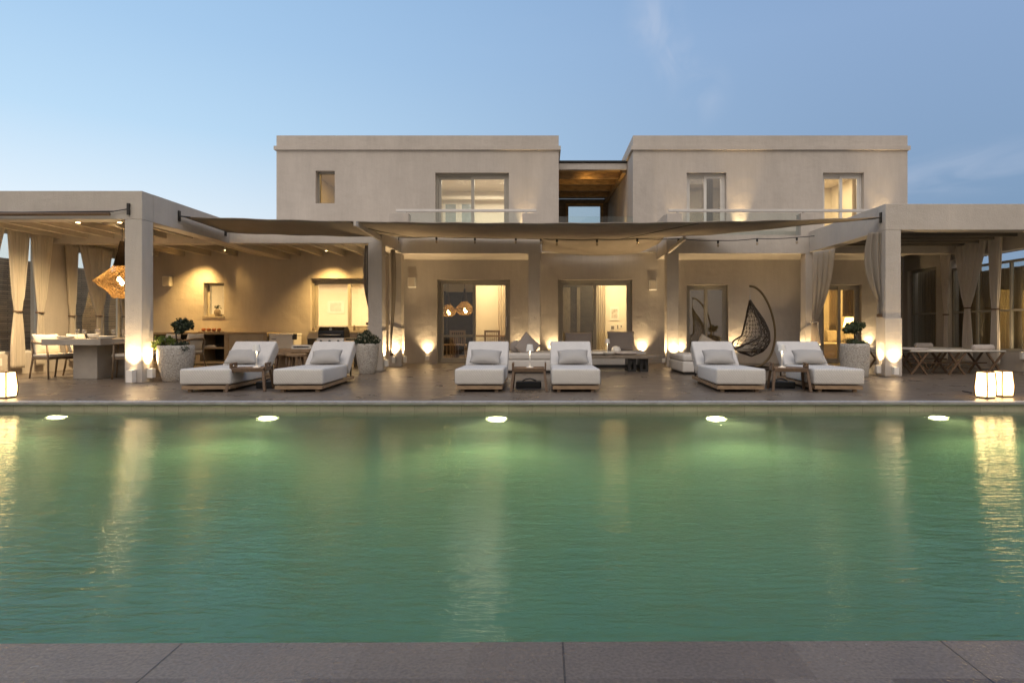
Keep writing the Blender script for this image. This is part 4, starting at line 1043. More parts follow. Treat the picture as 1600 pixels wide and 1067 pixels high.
# ================================================================== outdoor kitchen
kc = thing('kitchen_counter', 'long wooden outdoor kitchen counter with open shelves and cabinet doors', 'counter', (0,0,0))
ky = 15.6; kx0, kx1 = PX(236,ky), PX(417,ky); kz = .85
part('worktop', MB().box(kx0,kx1,ky,DW-.004,kz-.06,kz), M['cabinet'], kc, bevel=.004)
part('carcass', MB().box(kx0,kx0+.06,ky+.01,DW-.005,.06,kz-.062).box(PX(350,ky),PX(357,ky),ky+.01,DW-.005,.06,kz-.062).box(PX(411,ky),kx1,ky+.01,DW-.005,.06,kz-.062).box(PX(305,ky),PX(312,ky),ky+.01,DW-.005,.06,kz-.062), M['cabinet'], kc)
part('back_panel', MB().box(kx0+.062,PX(350,ky)-.002,DW-.05,DW-.02,.1,kz-.065), M['dark'], kc)
part('shelf', MB().box(PX(312,ky)+.002,PX(350,ky)-.002,ky+.02,DW-.055,.42,.46), M['cabinet'], kc)
part('shelf', MB().box(kx0+.062,PX(350,ky)-.002,ky+.02,DW-.055,.03,.09), M['cabinet'], kc)
for a, b_ in ((357,384),(384,411)): part('door', MB().box(PX(a,ky)+.005,PX(b_,ky)-.005,ky+.02,ky+.04,.08,kz-.066), M['cabinet_door'], kc, bevel=.003)
tr = solo('serving_tray', MB().box(-.28,.28,-.12,.12,0,.02), M['wood_grey'], 'wooden serving tray with orange fruit on the kitchen counter', 'tray', (PX(330,15.8),15.8,kz+.001), bevel=.008)
for k in range(4):
    fx = PX(330,15.8) - .2 + k*.135
    solo('fruit', MB().lathe([(.001,0),(.035,.005),(.055,.04),(.045,.075),(.008,.09),(.001,.088)], 14, cap=False), M['fruit'], ('orange fruit at the left end of the serving tray','orange fruit second from the left on the tray','orange fruit second from the right on the tray','orange fruit at the right end of the serving tray')[k], 'fruit', (fx,15.8,kz+.022), smooth=True, group='fruit on the serving tray')
solo('baking_tray', MB().box(-.2,.2,-.15,.15,0,.03).box(-.12,.14,-.1,.1,.031,.05), M['steel'], 'metal tray on the open counter shelf', 'tray', (PX(331,15.9),15.9,.461))
fg = thing('fridge', 'small white chest fridge between counter and grill', 'fridge', (PX(438,ky), ky+.30, 0))
part('body', MB().box(-.30,.32,-.28,.28,.03,.76), M['white'], fg, bevel=.01)
part('lid', MB().box(-.31,.33,-.29,.29,.762,.82), M['ceramic'], fg, bevel=.012)
part('grip', MB().box(.30,.40,-.285,-.20,.66,.815), M['dark'], fg, bevel=.01)
part('badge', MB().box(-.24,-.12,-.2855,-.281,.67,.682), M['dark'], fg)
# grill
gy = 14.9
gr = thing('gas_grill', 'black gas barbecue grill with steel control panel under the kitchen window', 'grill', (PX(523,gy), gy, 0))
hp = [(-.30,.72),(.28,.72),(.28,.80),(.22,.93),(.05,1.0),(-.18,.985),(-.29,.90)]
part('hood', MB().prism_x([(y*.8,z) for y,z in hp], -.33, .31), M['black_gloss'], gr, bevel=.015)
part('hood_handle', MB().tube([(-.26,-.28,.79),(-.26,-.33,.79),(.24,-.33,.79),(.24,-.28,.79)], .014, 8), M['steel'], gr, smooth=True)
part('badge', MB().lathe([(.001,0),(.035,.002),(.033,.01),(.001,.012)], 20).xf(Matrix.Translation((-.02,-.225,.93)) @ Matrix.Rotation(R(62),4,'X')), M['steel'], gr)
part('control_panel', MB().prism_x([(-.33,.56),(-.25,.56),(-.25,.715),(-.28,.715)], -.34, .32), M['steel'], gr)
for k in range(3): part('knob', MB().lathe([(.001,.03),(.026,.03),(.03,0),(.001,0)], 16).xf(Matrix.Translation((-.22+k*.21,-.318,.635)) @ Matrix.Rotation(R(72),4,'X')), M['dark'], gr)
part('cart', MB().box(-.36,.34,-.25,.25,.12,.555), M['black_gloss'], gr, bevel=.008)
part('side_shelf', MB().box(-.60,-.362,-.22,.2,.66,.70), M['dark'], gr, bevel=.01)
part('side_shelf', MB().box(.342,.58,-.22,.2,.66,.70), M['dark'], gr, bevel=.01)
for sx in (-.58,.56):
    part('side_leg', MB().box(sx-.02,sx+.02,-.2,.18,.0,.658), M['dark'], gr)
part('door_handle', MB().box(-.30,-.05,-.275,-.255,.44,.46).box(.03,.28,-.275,-.255,.44,.46), M['steel'], gr)
for sx in (-.3,.28):
    for sy in (-.2,.2): part('wheel', MB().lathe([(.001,-.02),(.06,-.02),(.06,.02),(.001,.02)], 16).xf(Matrix.Translation((sx,sy,.06)) @ Matrix.Rotation(R(90),4,'Y')), M['dark'], gr)
# jars on the kitchen sill
for k, (px, hh, rr) in enumerate(((489,.10,.03),(494,.14,.035),(500,.09,.035),(505,.12,.03),(553,.16,.03),(559,.12,.035))):
    solo('jar', MB().lathe([(.001,0),(rr,0),(rr,hh*.7),(rr*.6,hh*.85),(rr*.65,hh),(.001,hh)], 14), M['clear'] if k % 2 else M['wood_grey'],
         ('short jar at the left end of the kitchen sill','tall jar second on the kitchen sill','squat jar third on the kitchen sill','jar beside the grill hood on the sill','tall clear bottle on the sill right of the grill','last jar on the kitchen sill by the sheer')[k], 'jar', (PX(px,DW),DW+.03,HK[2]+.001), smooth=True, group='jars on the kitchen window sill')
pn = thing('pineapple', 'small pineapple ornament on the ledge of the niche window', 'ornament', (PX(336,DW),DW+.12,HN[2]+.001))
part('body', MB().lathe([(.001,0),(.06,.01),(.085,.09),(.075,.16),(.04,.2),(.001,.205)], 14, jit=.08), M['wood_grey'], pn)
part('leaves', leaves(60, lambda: (random.gauss(0,.03),random.gauss(0,.03),.21+random.uniform(0,.08)), .07, None, .3), M['leaf_olive'], pn, weld=False)
# low table, stools and box behind the second lounger
lt = thing('low_table', 'rough brown wooden low table behind the second lounger', 'table', (PX(462,13.2),13.2,0))
part('top', MB().box(-.40,.40,-.25,.25,.42,.50), M['wood'], lt, bevel=.012)
part('side', MB().box(-.30,.32,-.2,.2,.0,.418), M['wood'], lt)
def stool(label, x, y):
    o = thing('stool', label, 'stool', (x,y,0), 0, 'round wooden stools in the kitchen')
    part('seat', MB().lathe([(.001,.37),(.19,.37),(.20,.39),(.20,.42),(.18,.43),(.001,.43)], 28), M['wood'], o)
    for k in range(4): a = R(45+90*k); part('leg', MB().tube([(math.cos(a)*.12,math.sin(a)*.12,.37),(math.cos(a)*.17,math.sin(a)*.17,0)], [.028,.03], 8), M['wood_dark'], o, smooth=True)
    return o
s1 = stool('round wooden stool in front of the low wooden table', PX(463,12.3), 12.3)
dup(s1, (PX(440,12.8),12.8,0), R(20), 'round wooden stool half hidden behind the first lounger backrest')
wb = thing('crate', 'white slatted box on the low wooden table', 'crate', (PX(474,13.2),13.2,.501))
part('box_frame', MB().box(-.22,.22,-.12,.12,0,.02).box(-.22,.22,-.12,.12,.055,.08).box(-.22,-.18,-.12,.12,.021,.054).box(.18,.22,-.12,.12,.021,.054).box(-.178,.178,.09,.12,.021,.054), M['white'], wb)

# ================================================================== lounge group behind the central loungers
def daybed(label, x0, x1, y0, y1, h, name='daybed', cat='daybed'):
    o = thing(name, label, cat, ((x0+x1)/2,(y0+y1)/2,0))
    w, d = (x1-x0)/2, (y1-y0)/2
    part('plinth', MB().box(-w+.05,w-.05,-d+.05,d-.05,0,.05), M['dark'], o)
    part('base', MB().box(-w,w,-d,d,.05,h-.14), M['fabric'], o, bevel=.03, seg=4, smooth=True)
    part('seat_cushion', MB().box(-w+.005,w-.005,-d+.005,d-.005,h-.138,h), M['fabric'], o, bevel=.04, seg=4, smooth=True)
    return o
daybed('grey upholstered daybed behind the central side table', PX(780,13.0), PX(885,13.0), 12.6, 14.4, .42)
daybed('pale sofa seat behind the wooden coffee table', PX(884,14.6), PX(1008,14.6), 14.45, 15.5, .40, 'sofa', 'sofa')
daybed('square upholstered ottoman left of the fifth lounger', PX(1059,12.6), PX(1105,12.6), 12.15, 13.5, .41, 'ottoman', 'ottoman')
daybed('low cream seat under the mirrored glass door', PX(1080,14.5), PX(1140,14.5), 14.3, 15.2, .34, 'bench', 'bench')
bo = solo('bolster', MB().lathe([(.001,-.28),(.10,-.28),(.125,-.25),(.13,0),(.125,.25),(.10,.28),(.001,.28)], 24).xf(Matrix.Rotation(R(90),4,'X')), M['pillow_taupe'], 'round taupe bolster on the grey daybed', 'bolster', (PX(806,13.4),13.4,.552), smooth=True)
def cushion(label, px, py, d, w, h, t, rot, mk='pillow_taupe', grp=None):
    q = P(px, py, d); o = solo('cushion', pillow_mesh(w,h,t,18,.04), M[mk], label, 'cushion', q, group=grp, smooth=True); o.rotation_euler = tuple(R(a) for a in rot); return o
cushion('taupe square cushion leaning over the bolster on the daybed', 824, 541, 13.2, .46, .46, .16, (-10,42,18))
cushion('taupe back cushion on the sofa, left of the white coffee table lamp', 904, 534, 15.0, .70, .48, .2, (-12,0,0))
cushion('taupe back cushion on the sofa, right of the white coffee table lamp', 970, 533, 15.0, .68, .50, .2, (-12,0,0))
cushion('pale striped cushion leaning under the mirrored glass door', 1102, 542, 14.6, .46, .50, .16, (-15,28,-20), 'cushion')
# coffee table
ct = thing('coffee_table', 'rough live-edge plank coffee table on black steel legs', 'coffee table', (PX(965,13.2), 13.3, 0))
e0 = [(-1.35,-.36),(-.6,-.40),(.1,-.36),(.55,-.40),(.82,-.33),(1.05,-.10),(.92,.12),(.98,.33),(.3,.37),(-.5,.34),(-1.35,.38)]
m = MB(); n = len(e0)
m.add([(x,y,.29) for x,y in e0]+[(x*1.004,y*1.01,.36) for x,y in e0], [tuple(range(n-1,-1,-1)), tuple(range(n,2*n))]+[(i,(i+1)%n,(i+1)%n+n,i+n) for i in range(n)])
part('plank_top', m, M['wood_grey'], ct, bevel=.01)
for xx in (-.85,.30,.56):
    part('leg', MB().wall(-.09,.09,0,.288,-.25,.25,[(-.03,.03,.05,.24)]).xf(Matrix.Translation((xx,0,0))), M['dark'], ct)
part('lower_beam', MB().box(-.84,.55,-.04,.04,.08,.14), M['dark'], ct)
q = (PX(935,13.25),13.2,.361)
solo('platter', MB().lathe([(.001,0),(.12,0),(.2,.03),(.21,.06),(.17,.07),(.001,.055)], 28), M['ceramic'], 'white platter on the left of the plank coffee table', 'platter', q, smooth=True)
solo('bowl', MB().lathe([(.001,0),(.07,0),(.13,.05),(.14,.075),(.001,.06)], 28), M['ceramic'], 'white shallow bowl near the front edge of the plank coffee table', 'bowl', (PX(951,13.1),13.05,.361), smooth=True)
solo('vase', MB().lathe([(.001,0),(.06,0),(.10,.06),(.11,.11),(.08,.17),(.03,.19),(.001,.19)], 28), M['ceramic'], 'round white vase on the plank coffee table', 'vase', (PX(963,13.3),13.35,.361), smooth=True)
solo('napkin', pillow_mesh(.5,.22,.07), M['towel'], 'folded white cloth on the right of the plank coffee table', 'cloth', (PX(978,13.2),13.2,.40), (R(88),0,R(-12)), smooth=True)
# ================================================================== egg chair
ed = 13.9
ec = thing('hanging_egg_chair', 'dark woven teardrop hanging chair on a curved bronze stand', 'hanging chair', (PX(1172,ed), ed, 0))
def ex(px): return PX(px,ed) - PX(1172,ed)
def ez(py): return PZ(py,ed)
def arc(pts, n=8):
    P_ = [Vector(p) for p in pts]; out = []
    for i in range(len(P_)-1):
        p0 = P_[max(i-1,0)]; p1 = P_[i]; p2 = P_[i+1]; p3 = P_[min(i+2,len(P_)-1)]
        for k in range(n):
            t = k/n
            out.append(.5*((2*p1)+(p2-p0)*t+(2*p0-5*p1+4*p2-p3)*t*t+(3*p1-p0-3*p2+p3)*t**3))
    out.append(P_[-1]); return out
st_pts = [(ex(1171),0,ez(447)),(ex(1180),0,ez(449)),(ex(1192),0,ez(460)),(ex(1203),0,ez(481)),(ex(1210),0,ez(508)),(ex(1210.5),0,ez(532)),(ex(1204),0,ez(555)),(ex(1192),0,.12),(ex(1180),0,.06)]
stn = part('stand', MB().tube(arc(st_pts,6), .026, 10), M['brass'], ec, smooth=True)
part('base_ring', MB().tube([(.50*math.cos(a)-.0,.5*math.sin(a),.035) for a in [2*math.pi*k/40 for k in range(40)]], .03, 10, closed=True), M['wicker'], ec, smooth=True)
part('chain', MB().tube([(0,0,ez(448)),(0,0,ez(462))], .008, 6).tube([(0,0,ez(462)),(0,0,ez(470))], .018, 8), M['steel'], ec)
zt_, zb_ = ez(469), ez(557)
def shell(t, a):   # t 0 bottom .. 1 top; a from -1..1 round the back
    z = zb_ + (zt_-zb_)*t
    cxp = [(0,1174),(.12,1171),(.25,1172),(.45,1175),(.65,1175),(.85,1173),(1,1172)]
    rp = [(0,.0),(.03,.13),(.08,.25),(.16,.36),(.28,.41),(.45,.36),(.62,.27),(.8,.15),(.92,.06),(1,.012)]
    def ip(tab):
        for (p,v),(p2,v2) in zip(tab[:-1],tab[1:]):
            if p <= t <= p2: return v+(v2-v)*(t-p)/(p2-p)
        return tab[-1][1]
    r = ip(rp); c = ex(ip(cxp))
    th_max = math.pi if t < .14 else math.pi*(1 - .50*min(1,(t-.14)/.22)**.7)
    th = a*th_max + R(14)
    r *= 1.07
    return Vector((c + r*math.cos(th), r*.92*math.sin(th), z))
na, ntt = 16, 14
vs = []; fs = []
for i in range(ntt+1):
    t = (i/ntt)
    for j in range(na+1):
        tt = min(1,max(0,t + (random.uniform(-.012,.012) if 0 < i < ntt else 0))); aa = min(1,max(-1,-1+2*j/na + (random.uniform(-.02,.02) if 0 < j < na else 0)))
        vs.append(shell(tt, aa))
for i in range(ntt):
    for j in range(na):
        a = i*(na+1)+j; q = (a,a+1,a+na+2,a+na+1)
        if (i*7+j*3) % 2: fs += [(q[0],q[1],q[2]),(q[0],q[2],q[3])]
        else: fs += [(q[0],q[1],q[3]),(q[1],q[2],q[3])]
sh = part('woven_shell', MB().add(vs, fs), M['wicker'], ec)
wm = sh.modifiers.new('wire','WIREFRAME'); wm.thickness = .021; wm.use_even_offset = False
rim = [shell(1-k/40*.86, -1) for k in range(41)]; rim2 = [shell(1-k/40*.86, 1) for k in range(41)]
part('rim', MB().tube(rim, .022, 8).tube(rim2, .022, 8).tube([shell(.14, -1+2*k/40) for k in range(41)], .014, 6), M['wicker'], ec, smooth=True)
cu = part('seat_cushion', MB().lathe([(.001,.0),(.22,.0),(.29,.05),(.28,.10),(.2,.13),(.001,.14)], 28), M['cushion'], ec, smooth=True); cu.location = (ex(1166),-.02,ez(549))

# ================================================================== folding cots
def cot(label, x, y, L_=1.95, rot=0):
    o = thing('folding_cot', label, 'camp bed', (x,y,0), rot, 'folding camp beds under the right pergola')
    h = .48; w = .62
    vs = []; fs = []
    for i in range(21):
        for j in range(7):
            u = i/20; v = j/6
            vs.append(((u-.5)*L_, (v-.5)*w, h - .03*math.sin(math.pi*v)*(.6+.4*math.sin(math.pi*u))))
    for i in range(20):
        for j in range(6): a = i*7+j; fs.append((a,a+7,a+8,a+1))
    part('canvas', MB().add(vs, fs), M['canvas'], o, smooth=True, solid=.012)
    for sy in (-1,1): part('side_rail', MB().tube([(-L_/2,sy*w/2,h),(L_/2,sy*w/2,h)], .02, 8), M['canvas'], o, smooth=True)
    part('spreader', MB().bar((-L_*.42,0,h*.47),(L_*.42,0,h*.47), .025, .03), M['wood_dark'], o)
    for k in (-.40,0,.40):
        for s in (-1,1):
            for sy in (-1,1):
                if s*sy > 0: part('leg', MB().bar((k*L_-s*.17, sy*w/2*.97, h-.015), (k*L_+s*.17, -sy*w/2*.0+sy*w/2*.9, 0), .028, .036), M['wood_dark'], o)
                else: part('leg', MB().bar((k*L_-s*.17, sy*w/2*.90, h-.015), (k*L_+s*.17, sy*w/2*.80, 0), .028, .036), M['wood_dark'], o)
    return o
ct1 = cot('canvas folding cot nearest the lanterns, with a rolled towel at its right end', PX(1481,12.5), 12.5, 1.93)
dup(ct1, (PX(1424,14.2),14.1,0), R(4), 'canvas folding cot further back, partly behind the right pergola column')
def roll(label, x, y, z, L_, r, rot=0):
    v = MB().lathe([(.001,-L_/2),(r*.8,-L_/2),(r,-L_/2+.02),(r,L_/2-.02),(r*.8,L_/2),(.001,L_/2)], 20).xf(Matrix.Rotation(R(90),4,'Y'))
    return solo('rolled_towel', v, M['towel'], label, 'towel', (x,y,z), R(rot), smooth=True, group='rolled towels on the cots')
roll('rolled pink-grey towel at the right end of the near cot', PX(1533,12.5), 12.45, .545, .46, .065, 8)
roll('rolled towel on the far cot in front of the bamboo panel', PX(1443,14.0), 14.0, .545, .4, .065, 3)
solo('throw', pillow_mesh(.62,.46,.07), M['towel'], 'crumpled towel on the near cot beside the right column', 'towel', (PX(1424,12.5),12.5,.51), (R(88),0,R(10)), smooth=True)

# ================================================================== inside the rooms
it = thing('indoor_table', 'dark dining table inside the left glass doors', 'table', (-1.9, 18.6, 0))
part('top', MB().box(-1.1,1.1,-.5,.5,.70,.75), M['wood'], it)
part('leg', MB().box(-.9,-.8,-.4,-.3,.02,.699), M['wood_dark'], it); part('leg', MB().box(.8,.9,-.4,-.3,.02,.699), M['wood_dark'], it)
part('leg', MB().box(-.9,-.8,.3,.4,.02,.699), M['wood_dark'], it); part('leg', MB().box(.8,.9,.3,.4,.02,.699), M['wood_dark'], it)
def slat_chair(label, x, y, rot):
    o = thing('slatted_chair', label, 'chair', (x,y,.02), rot, 'slatted chairs inside the dining room')
    for sx in (-1,1):
        part('leg', MB().box(sx*.21-.02,sx*.21+.02,-.23,-.19,0,.72 if 0 else .43), M['wood'], o)
        part('leg', MB().bar((sx*.21,.2,0),(sx*.21,.26,.85), .035, .035), M['wood'], o)
    part('seat', MB().box(-.23,.23,-.23,.22,.43,.465), M['wood'], o)
    b = MB().bar((-.23,.258,.85),(.23,.258,.85), .04, .06)
    for k in range(7): b.bar((-.18+k*.06,.225,.466),(-.18+k*.06,.256,.82), .022, .014)
    part('backrest', b, M['wood'], o)
    return o
sc1 = slat_chair('slatted chair inside the dining room, its back to the left glass pane', PX(716,17.6), 17.7, R(180))
dup(sc1, (PX(690,17.9),17.9,.02), R(115), 'slatted chair inside the dining room turned sideways at the left frame')
dup(sc1, (PX(770,17.7),17.7,.02), R(180), 'slatted chair inside the dining room behind the right glass pane')
for (px, d, lb, r_) in ((726,17.6,'straw pendant inside the dining room, nearer to the glass',1.0),(700,19.6,'straw pendant inside the dining room, deeper in the room',1.0)):
    zc = PZ(484,d) if d < 18 else PZ(487,d)
    pendant(lb, PX(px,d), d, [(.02,zc+.62),(.05,zc+.42),(.09,zc+.24),(.20,zc+.12),(.28,zc+.02),(.22,zc-.08),(.13,zc-.16)], zc+.62, 2.70, [(0,0,zc),(.05,-.05,zc-.07)], 14, .9, 'straw pendants inside the dining room')
def picture(label, px, py, d, w, h, mk='art', fr='white'):
    q = P(px,py,d); o = thing('framed_picture', label, 'picture', (q.x, d, q.z), 0, 'pictures on the living room wall')
    part('picture_frame', MB().box(-w/2,w/2,-.025,-.002,-h/2,h/2), M[fr], o)
    part('print', MB().box(-w*.33,w*.33,-.029,-.026,-h*.33,h*.33), M[mk], o)
part('partition', MB().box(PX(928,18.6),PX(990,18.6),18.6,18.7,.03,2.7), M['plaster_in'], V)
picture('large framed print on the living room wall above small pictures', 960, 490, 18.598, .28, .42)
picture('small dark picture below the large print', 957, 512, 18.598, .14, .16, 'art_tile'); picture('narrow dark picture right of the small one', 965, 511, 18.598, .06, .18, 'art_tile'); picture('tiny dark picture at the right of the wall group', 970.5, 510, 18.598, .06, .10, 'art_tile')
picture('pale print on the kitchen room wall', 525, 480, 19.998, .55, .42, 'screen')
idr = thing('door_reflection', 'white double door added to imitate the window reflection in the upper left pane', 'door', (PX(716,20.3),20.49,UZ+.03))  # added door form imitating a window reflection
part('leaf', MB().wall(-.55,-.005,0,2.05,-.05,-.005,[(-.46,-.1,.9,1.9)]), M['frame_white'], idr); part('leaf', MB().wall(.005,.55,0,2.05,-.05,-.005,[(.1,.46,.9,1.9)]), M['frame_white'], idr)
part('pane', MB().box(-.459,-.101,-.03,-.02,.901,1.899).box(.101,.459,-.03,-.02,.901,1.899), mat('reflected_dusk', (.30,.36,.40), .1), idr)  # reflected dusk put into the pane colour
part('cove', MB().box(-3.899,.079,20.1,20.2,5.30,5.40).box(-3.899,.079,W1+.3,W1+.36,5.42,5.60), M['plaster_in'], V)
part('cove', MB().box(-10.59,-3.76,19.6,19.75,2.42,2.55), M['plaster_in'], V)
part('streak_strip', MB().box(.55,.80,18.17,18.195,.03,2.2).box(1.0,1.1,18.17,18.195,.03,2.2), M['pane_streak'], V)  # added strips imitating vertical streaks in the dark left pane
def sheer(label, x0, x1, y, z0, z1, mk='curtain', folds=7):
    vs = []; fs = []; n = 60
    for r in range(9):
        for s in range(n+1):
            q = s/n; vs.append((x0+(x1-x0)*q, y+.035*math.sin(q*folds*6.28+r*.1), z1+(z0-z1)*r/8))
    for r in range(8):
        for s in range(n): a = r*(n+1)+s; fs.append((a,a+1,a+n+2,a+n+1))
    solo('indoor_curtain', MB().add(vs, fs), M[mk], label, 'curtain', smooth=True, solid=.004)
sheer('pale indoor curtain behind the left half of the living room picture wall', PX(934,18.4), PX(946,18.4), 18.4, .05, 2.65, 'curtain', 4)
sheer('pale sheer curtain at the right side of the dining room pane', PX(778,18.9), PX(800,18.9), 18.9, .05, 2.65, 'curtain', 5)
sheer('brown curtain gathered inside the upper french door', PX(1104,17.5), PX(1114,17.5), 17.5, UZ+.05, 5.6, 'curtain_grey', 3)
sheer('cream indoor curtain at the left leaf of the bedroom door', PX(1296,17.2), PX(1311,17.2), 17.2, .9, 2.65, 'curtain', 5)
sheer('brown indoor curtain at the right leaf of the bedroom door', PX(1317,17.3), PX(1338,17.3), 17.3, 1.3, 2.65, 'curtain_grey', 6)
sheer('white curtain hanging inside the upper right door', PX(1332,17.2), PX(1347,17.2), 17.2, UZ+.05, 5.6, 'curtain', 5)
bd = thing('bed', 'cream bed with pillows inside the lit bedroom door', 'bed', (PX(1310,18.2),18.4,.02))
part('mattress', MB().box(-.8,.8,-.8,.9,.0,.5), M['bedding'], bd, bevel=.06, seg=4, smooth=True)
part('headboard', MB().box(-.85,.85,.95,1.02,0,1.1), M['cushion'], bd)
for k in (-1,1): pp = part('bed_pillow', pillow_mesh(.6,.4,.18), M['bedding'], bd, smooth=True); pp.location = (k*.38,.72,.70); pp.rotation_euler = (R(-20),0,0)
bl = thing('bedside_lamp', 'lit bedside lamp with a broad shade inside the bedroom', 'lamp', (PX(1326,18.0),17.9,.50))
part('shade', MB().lathe([(.20,.50),(.14,.78)], 24, cap=False), M['lantern'], bl, smooth=True, solid=.003)
part('stand', MB().lathe([(.08,.03),(.09,.06),(.03,.1),(.02,.5)], 16), M['ceramic'], bl)
part('lamp_bulb', MB().lathe([(.002,.56),(.03,.6),(.002,.66)], 10), M['bulb'], bl)
part('tabletop', MB().box(-.25,.25,-.2,.2,-.48,.03), M['wood'], bl)
point((PX(1326,18.0),17.9,1.1), 40, WARM, .08)
# room lights
area((-8.0,18.2,2.70), 150, 3, 1.6); area((-5.0,18.0,2.70), 170, 2, 1.5)
area((-1.2,18.3,2.70), 125, 2.5, 1.4); area((2.0,17.5,2.70), 95, 1.2, 1.0)
area((4.8,18.5,2.70), 14, 1.5, 1.5); area((8.1,18.5,2.70), 80, 1.5, 1.5, WARM)
area((-5.6,18.5,5.6), 22, 1.5, 1.5, WARM); area((-1.6,18.6,5.6), 125, 2.4, 1.5, (1,.86,.68)); area((4.5,18.5,5.6), 62, 1.5, 1.5, (1,.85,.68)); area((8.0,18.6,5.6), 100, 2.0, 1.5, (1,.74,.42))
spot((1.3,18.2,5.3), (1.6,20.5,5.9), 12, 150, .8, WARM)

# ================================================================== sky, added fill light, camera
w = bpy.data.worlds.new('World'); SC.world = w; w.use_nodes = True
nt = w.node_tree; nt.nodes.clear(); N = nt.nodes.new; L = nt.links.new
out = N('ShaderNodeOutputWorld'); bg = N('ShaderNodeBackground'); L(bg.outputs[0], out.inputs[0])
sky = N('ShaderNodeTexSky'); sky.sky_type = 'NISHITA'; sky.sun_disc = False; sky.sun_elevation = R(2.0); sky.sun_rotation = R(-75); sky.altitude = 50; sky.air_density = 1.0; sky.dust_density = .3; sky.ozone_density = 2.5
tc = N('ShaderNodeTexCoord'); sp = N('ShaderNodeSeparateXYZ'); L(tc.outputs['Generated'], sp.inputs[0])
# dusk gradient: pale at the western (left) horizon, deeper blue to the east and overhead
def ramp(inp, stops):
    r = N('ShaderNodeValToRGB'); e = r.color_ramp.elements
    while len(e) < len(stops): e.new(.5)
    for q, (p, c) in zip(e, stops): q.position = p; q.color = (*c, 1)
    L(inp, r.inputs[0]); return r
def lin(r, g, b): return tuple(((c/255)/12.92 if c/255 <= .04045 else ((c/255+.055)/1.055)**2.4) for c in (r,g,b))
west = ramp(sp.outputs['Z'], [(0,lin(240,244,247)),(.16,lin(228,242,253)),(.28,lin(190,222,248)),(.40,lin(170,206,240)),(.8,lin(120,165,215))])
east = ramp(sp.outputs['Z'], [(0,lin(140,160,186)),(.15,lin(126,154,186)),(.24,lin(134,162,196)),(.42,lin(140,168,206)),(.8,lin(114,150,200))])
az = N('ShaderNodeMapRange'); az.inputs['From Min'].default_value = -.72; az.inputs['From Max'].default_value = .60; az.interpolation_type = 'SMOOTHSTEP'; L(sp.outputs['X'], az.inputs[0])
mx = N('ShaderNodeMixRGB'); L(az.outputs[0], mx.inputs[0]); L(west.outputs[0], mx.inputs[1]); L(east.outputs[0], mx.inputs[2])
# unseen sky behind the camera, brightened and warmed as added fill on the facade
back = ramp(sp.outputs['Z'], [(0,(.30,.25,.22)),(.15,(.32,.28,.245)),(.42,(.85,.75,.67)),(.68,(1.95,1.76,1.60)),(.95,(1.9,1.75,1.65))])
fb = N('ShaderNodeMapRange'); fb.inputs['From Min'].default_value = .15; fb.inputs['From Max'].default_value = -.45; fb.interpolation_type = 'SMOOTHSTEP'; L(sp.outputs['Y'], fb.inputs[0])
mb_ = N('ShaderNodeMixRGB'); L(fb.outputs[0], mb_.inputs[0]); L(mx.outputs[0], mb_.inputs[1]); L(back.outputs[0], mb_.inputs[2])
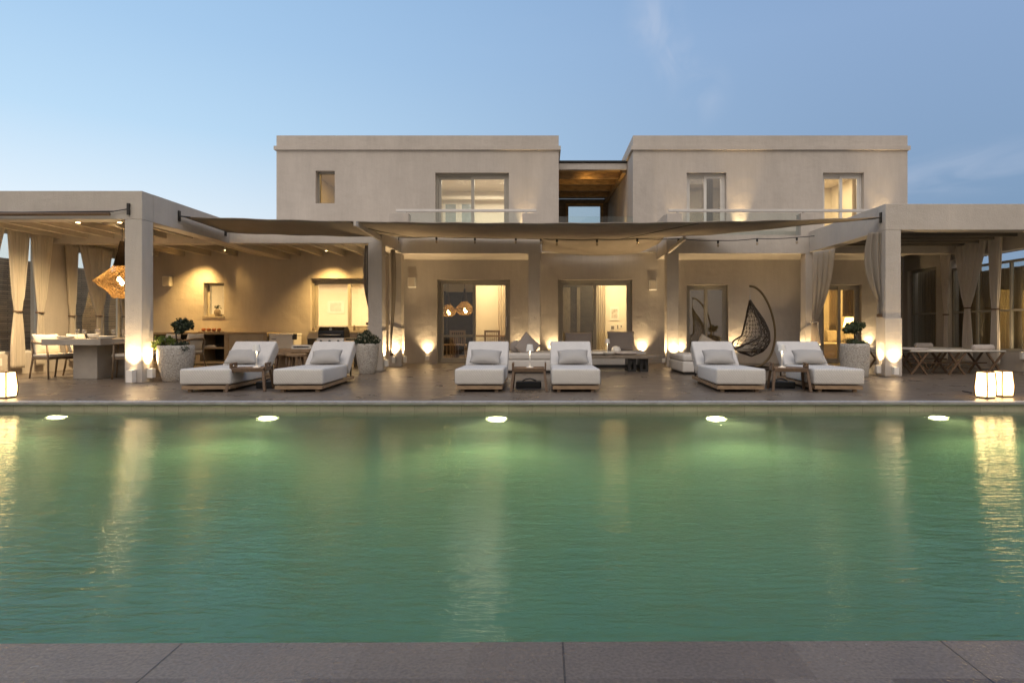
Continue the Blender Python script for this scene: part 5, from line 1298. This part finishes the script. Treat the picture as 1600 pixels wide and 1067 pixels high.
# thin clouds
cm = N('ShaderNodeMapping'); cm.inputs['Scale'].default_value = (2.2,2.2,7.0); cm.inputs['Rotation'].default_value = (0,R(20),R(10)); L(tc.outputs['Generated'], cm.inputs[0])
cn = N('ShaderNodeTexNoise'); cn.inputs['Scale'].default_value = 1.6; cn.inputs['Detail'].default_value = 8; cn.inputs['Roughness'].default_value = .6; L(cm.outputs[0], cn.inputs['Vector'])
cr = N('ShaderNodeMapRange'); cr.inputs['From Min'].default_value = .60; cr.inputs['From Max'].default_value = .80; cr.inputs['To Max'].default_value = .06; L(cn.outputs['Fac'], cr.inputs[0])
mc = N('ShaderNodeMixRGB'); mc.inputs[2].default_value = (*lin(190,200,222),1); L(cr.outputs[0], mc.inputs[0]); L(mb_.outputs[0], mc.inputs[1])
def cloud(src, px, py, rad, st, amt, nscale):
    d_ = Vector(((px-850)/935, 1, -(py-515)/935)).normalized()
    m1 = N('ShaderNodeVectorMath'); m1.operation = 'SUBTRACT'; m1.inputs[1].default_value = d_; L(tc.outputs['Generated'], m1.inputs[0])
    m2 = N('ShaderNodeVectorMath'); m2.operation = 'MULTIPLY'; m2.inputs[1].default_value = st; L(m1.outputs[0], m2.inputs[0])
    ln_ = N('ShaderNodeVectorMath'); ln_.operation = 'LENGTH'; L(m2.outputs[0], ln_.inputs[0])
    mr = N('ShaderNodeMapRange'); mr.interpolation_type = 'SMOOTHSTEP'; mr.inputs['From Min'].default_value = rad; mr.inputs['From Max'].default_value = 0; L(ln_.outputs['Value'], mr.inputs[0])
    mpc = N('ShaderNodeMapping'); mpc.inputs['Scale'].default_value = st; mpc.inputs['Rotation'].default_value = (0,R(-35),0); L(tc.outputs['Generated'], mpc.inputs[0])
    nn = N('ShaderNodeTexNoise'); nn.inputs['Scale'].default_value = nscale; nn.inputs['Detail'].default_value = 6; nn.inputs['Distortion'].default_value = .8; L(mpc.outputs[0], nn.inputs['Vector'])
    nr = N('ShaderNodeMapRange'); nr.inputs['From Min'].default_value = .42; nr.inputs['From Max'].default_value = .72; L(nn.outputs['Fac'], nr.inputs[0])
    mu = N('ShaderNodeMath'); mu.operation = 'MULTIPLY'; L(mr.outputs[0], mu.inputs[0]); L(nr.outputs[0], mu.inputs[1])
    mv = N('ShaderNodeMath'); mv.operation = 'MULTIPLY'; mv.inputs[1].default_value = amt; L(mu.outputs[0], mv.inputs[0])
    o_ = N('ShaderNodeMixRGB'); o_.inputs[2].default_value = (*lin(196,206,226),1); L(mv.outputs[0], o_.inputs[0]); L(src.outputs[0], o_.inputs[1]); return o_
for a_ in ((1022,34,.055,(1,1,.75),.55,16),(1054,86,.05,(1.2,1,.8),.45,18),(1092,145,.06,(1,1,.9),.32,15),(1510,268,.16,(.75,1,3.4),.42,7),(1440,285,.10,(.8,1,3.0),.3,9)):
    mc = cloud(mc, *a_)
mt = N('ShaderNodeMixRGB'); mt.blend_type = 'MULTIPLY'; mt.inputs[0].default_value = 1; mt.inputs[2].default_value = (.10,.10,.10,1); L(sky.outputs[0], mt.inputs[1])
fx = N('ShaderNodeMixRGB'); fx.inputs[0].default_value = .12; L(mc.outputs[0], fx.inputs[1]); L(mt.outputs[0], fx.inputs[2])
L(fx.outputs[0], bg.inputs[0]); bg.inputs[1].default_value = 1.12
sun = bpy.data.lights.new('sun', 'SUN'); sun.energy = .25; sun.angle = R(60); sun.color = (1,.88,.80)  # added soft front fill for the facade; the real sun has set
so = bpy.data.objects.new('sun', sun); C.objects.link(so); so.rotation_euler = (Vector((.25,.8,-.55))).to_track_quat('-Z','Y').to_euler()

cam = bpy.data.cameras.new('camera'); co = bpy.data.objects.new('camera', cam); C.objects.link(co)
co.location = (0,0,EYE); co.rotation_euler = (R(90),0,0)
cam.sensor_width = 36; cam.lens = 36*935/1600; cam.shift_x = -50/1600; cam.shift_y = -18.5/1600; cam.clip_start = .05; cam.clip_end = 3000
SC.camera = co
SC.view_settings.view_transform = 'Standard'; SC.view_settings.look = 'None'; SC.view_settings.exposure = 0; SC.view_settings.gamma = 1
cy = SC.cycles
SC.render.engine = 'CYCLES'
cy.use_denoising = True; cy.max_bounces = 9; cy.diffuse_bounces = 3; cy.glossy_bounces = 4; cy.transmission_bounces = 6; cy.transparent_max_bounces = 14; cy.volume_bounces = 1
cy.sample_clamp_indirect = 14; cy.caustics_reflective = False
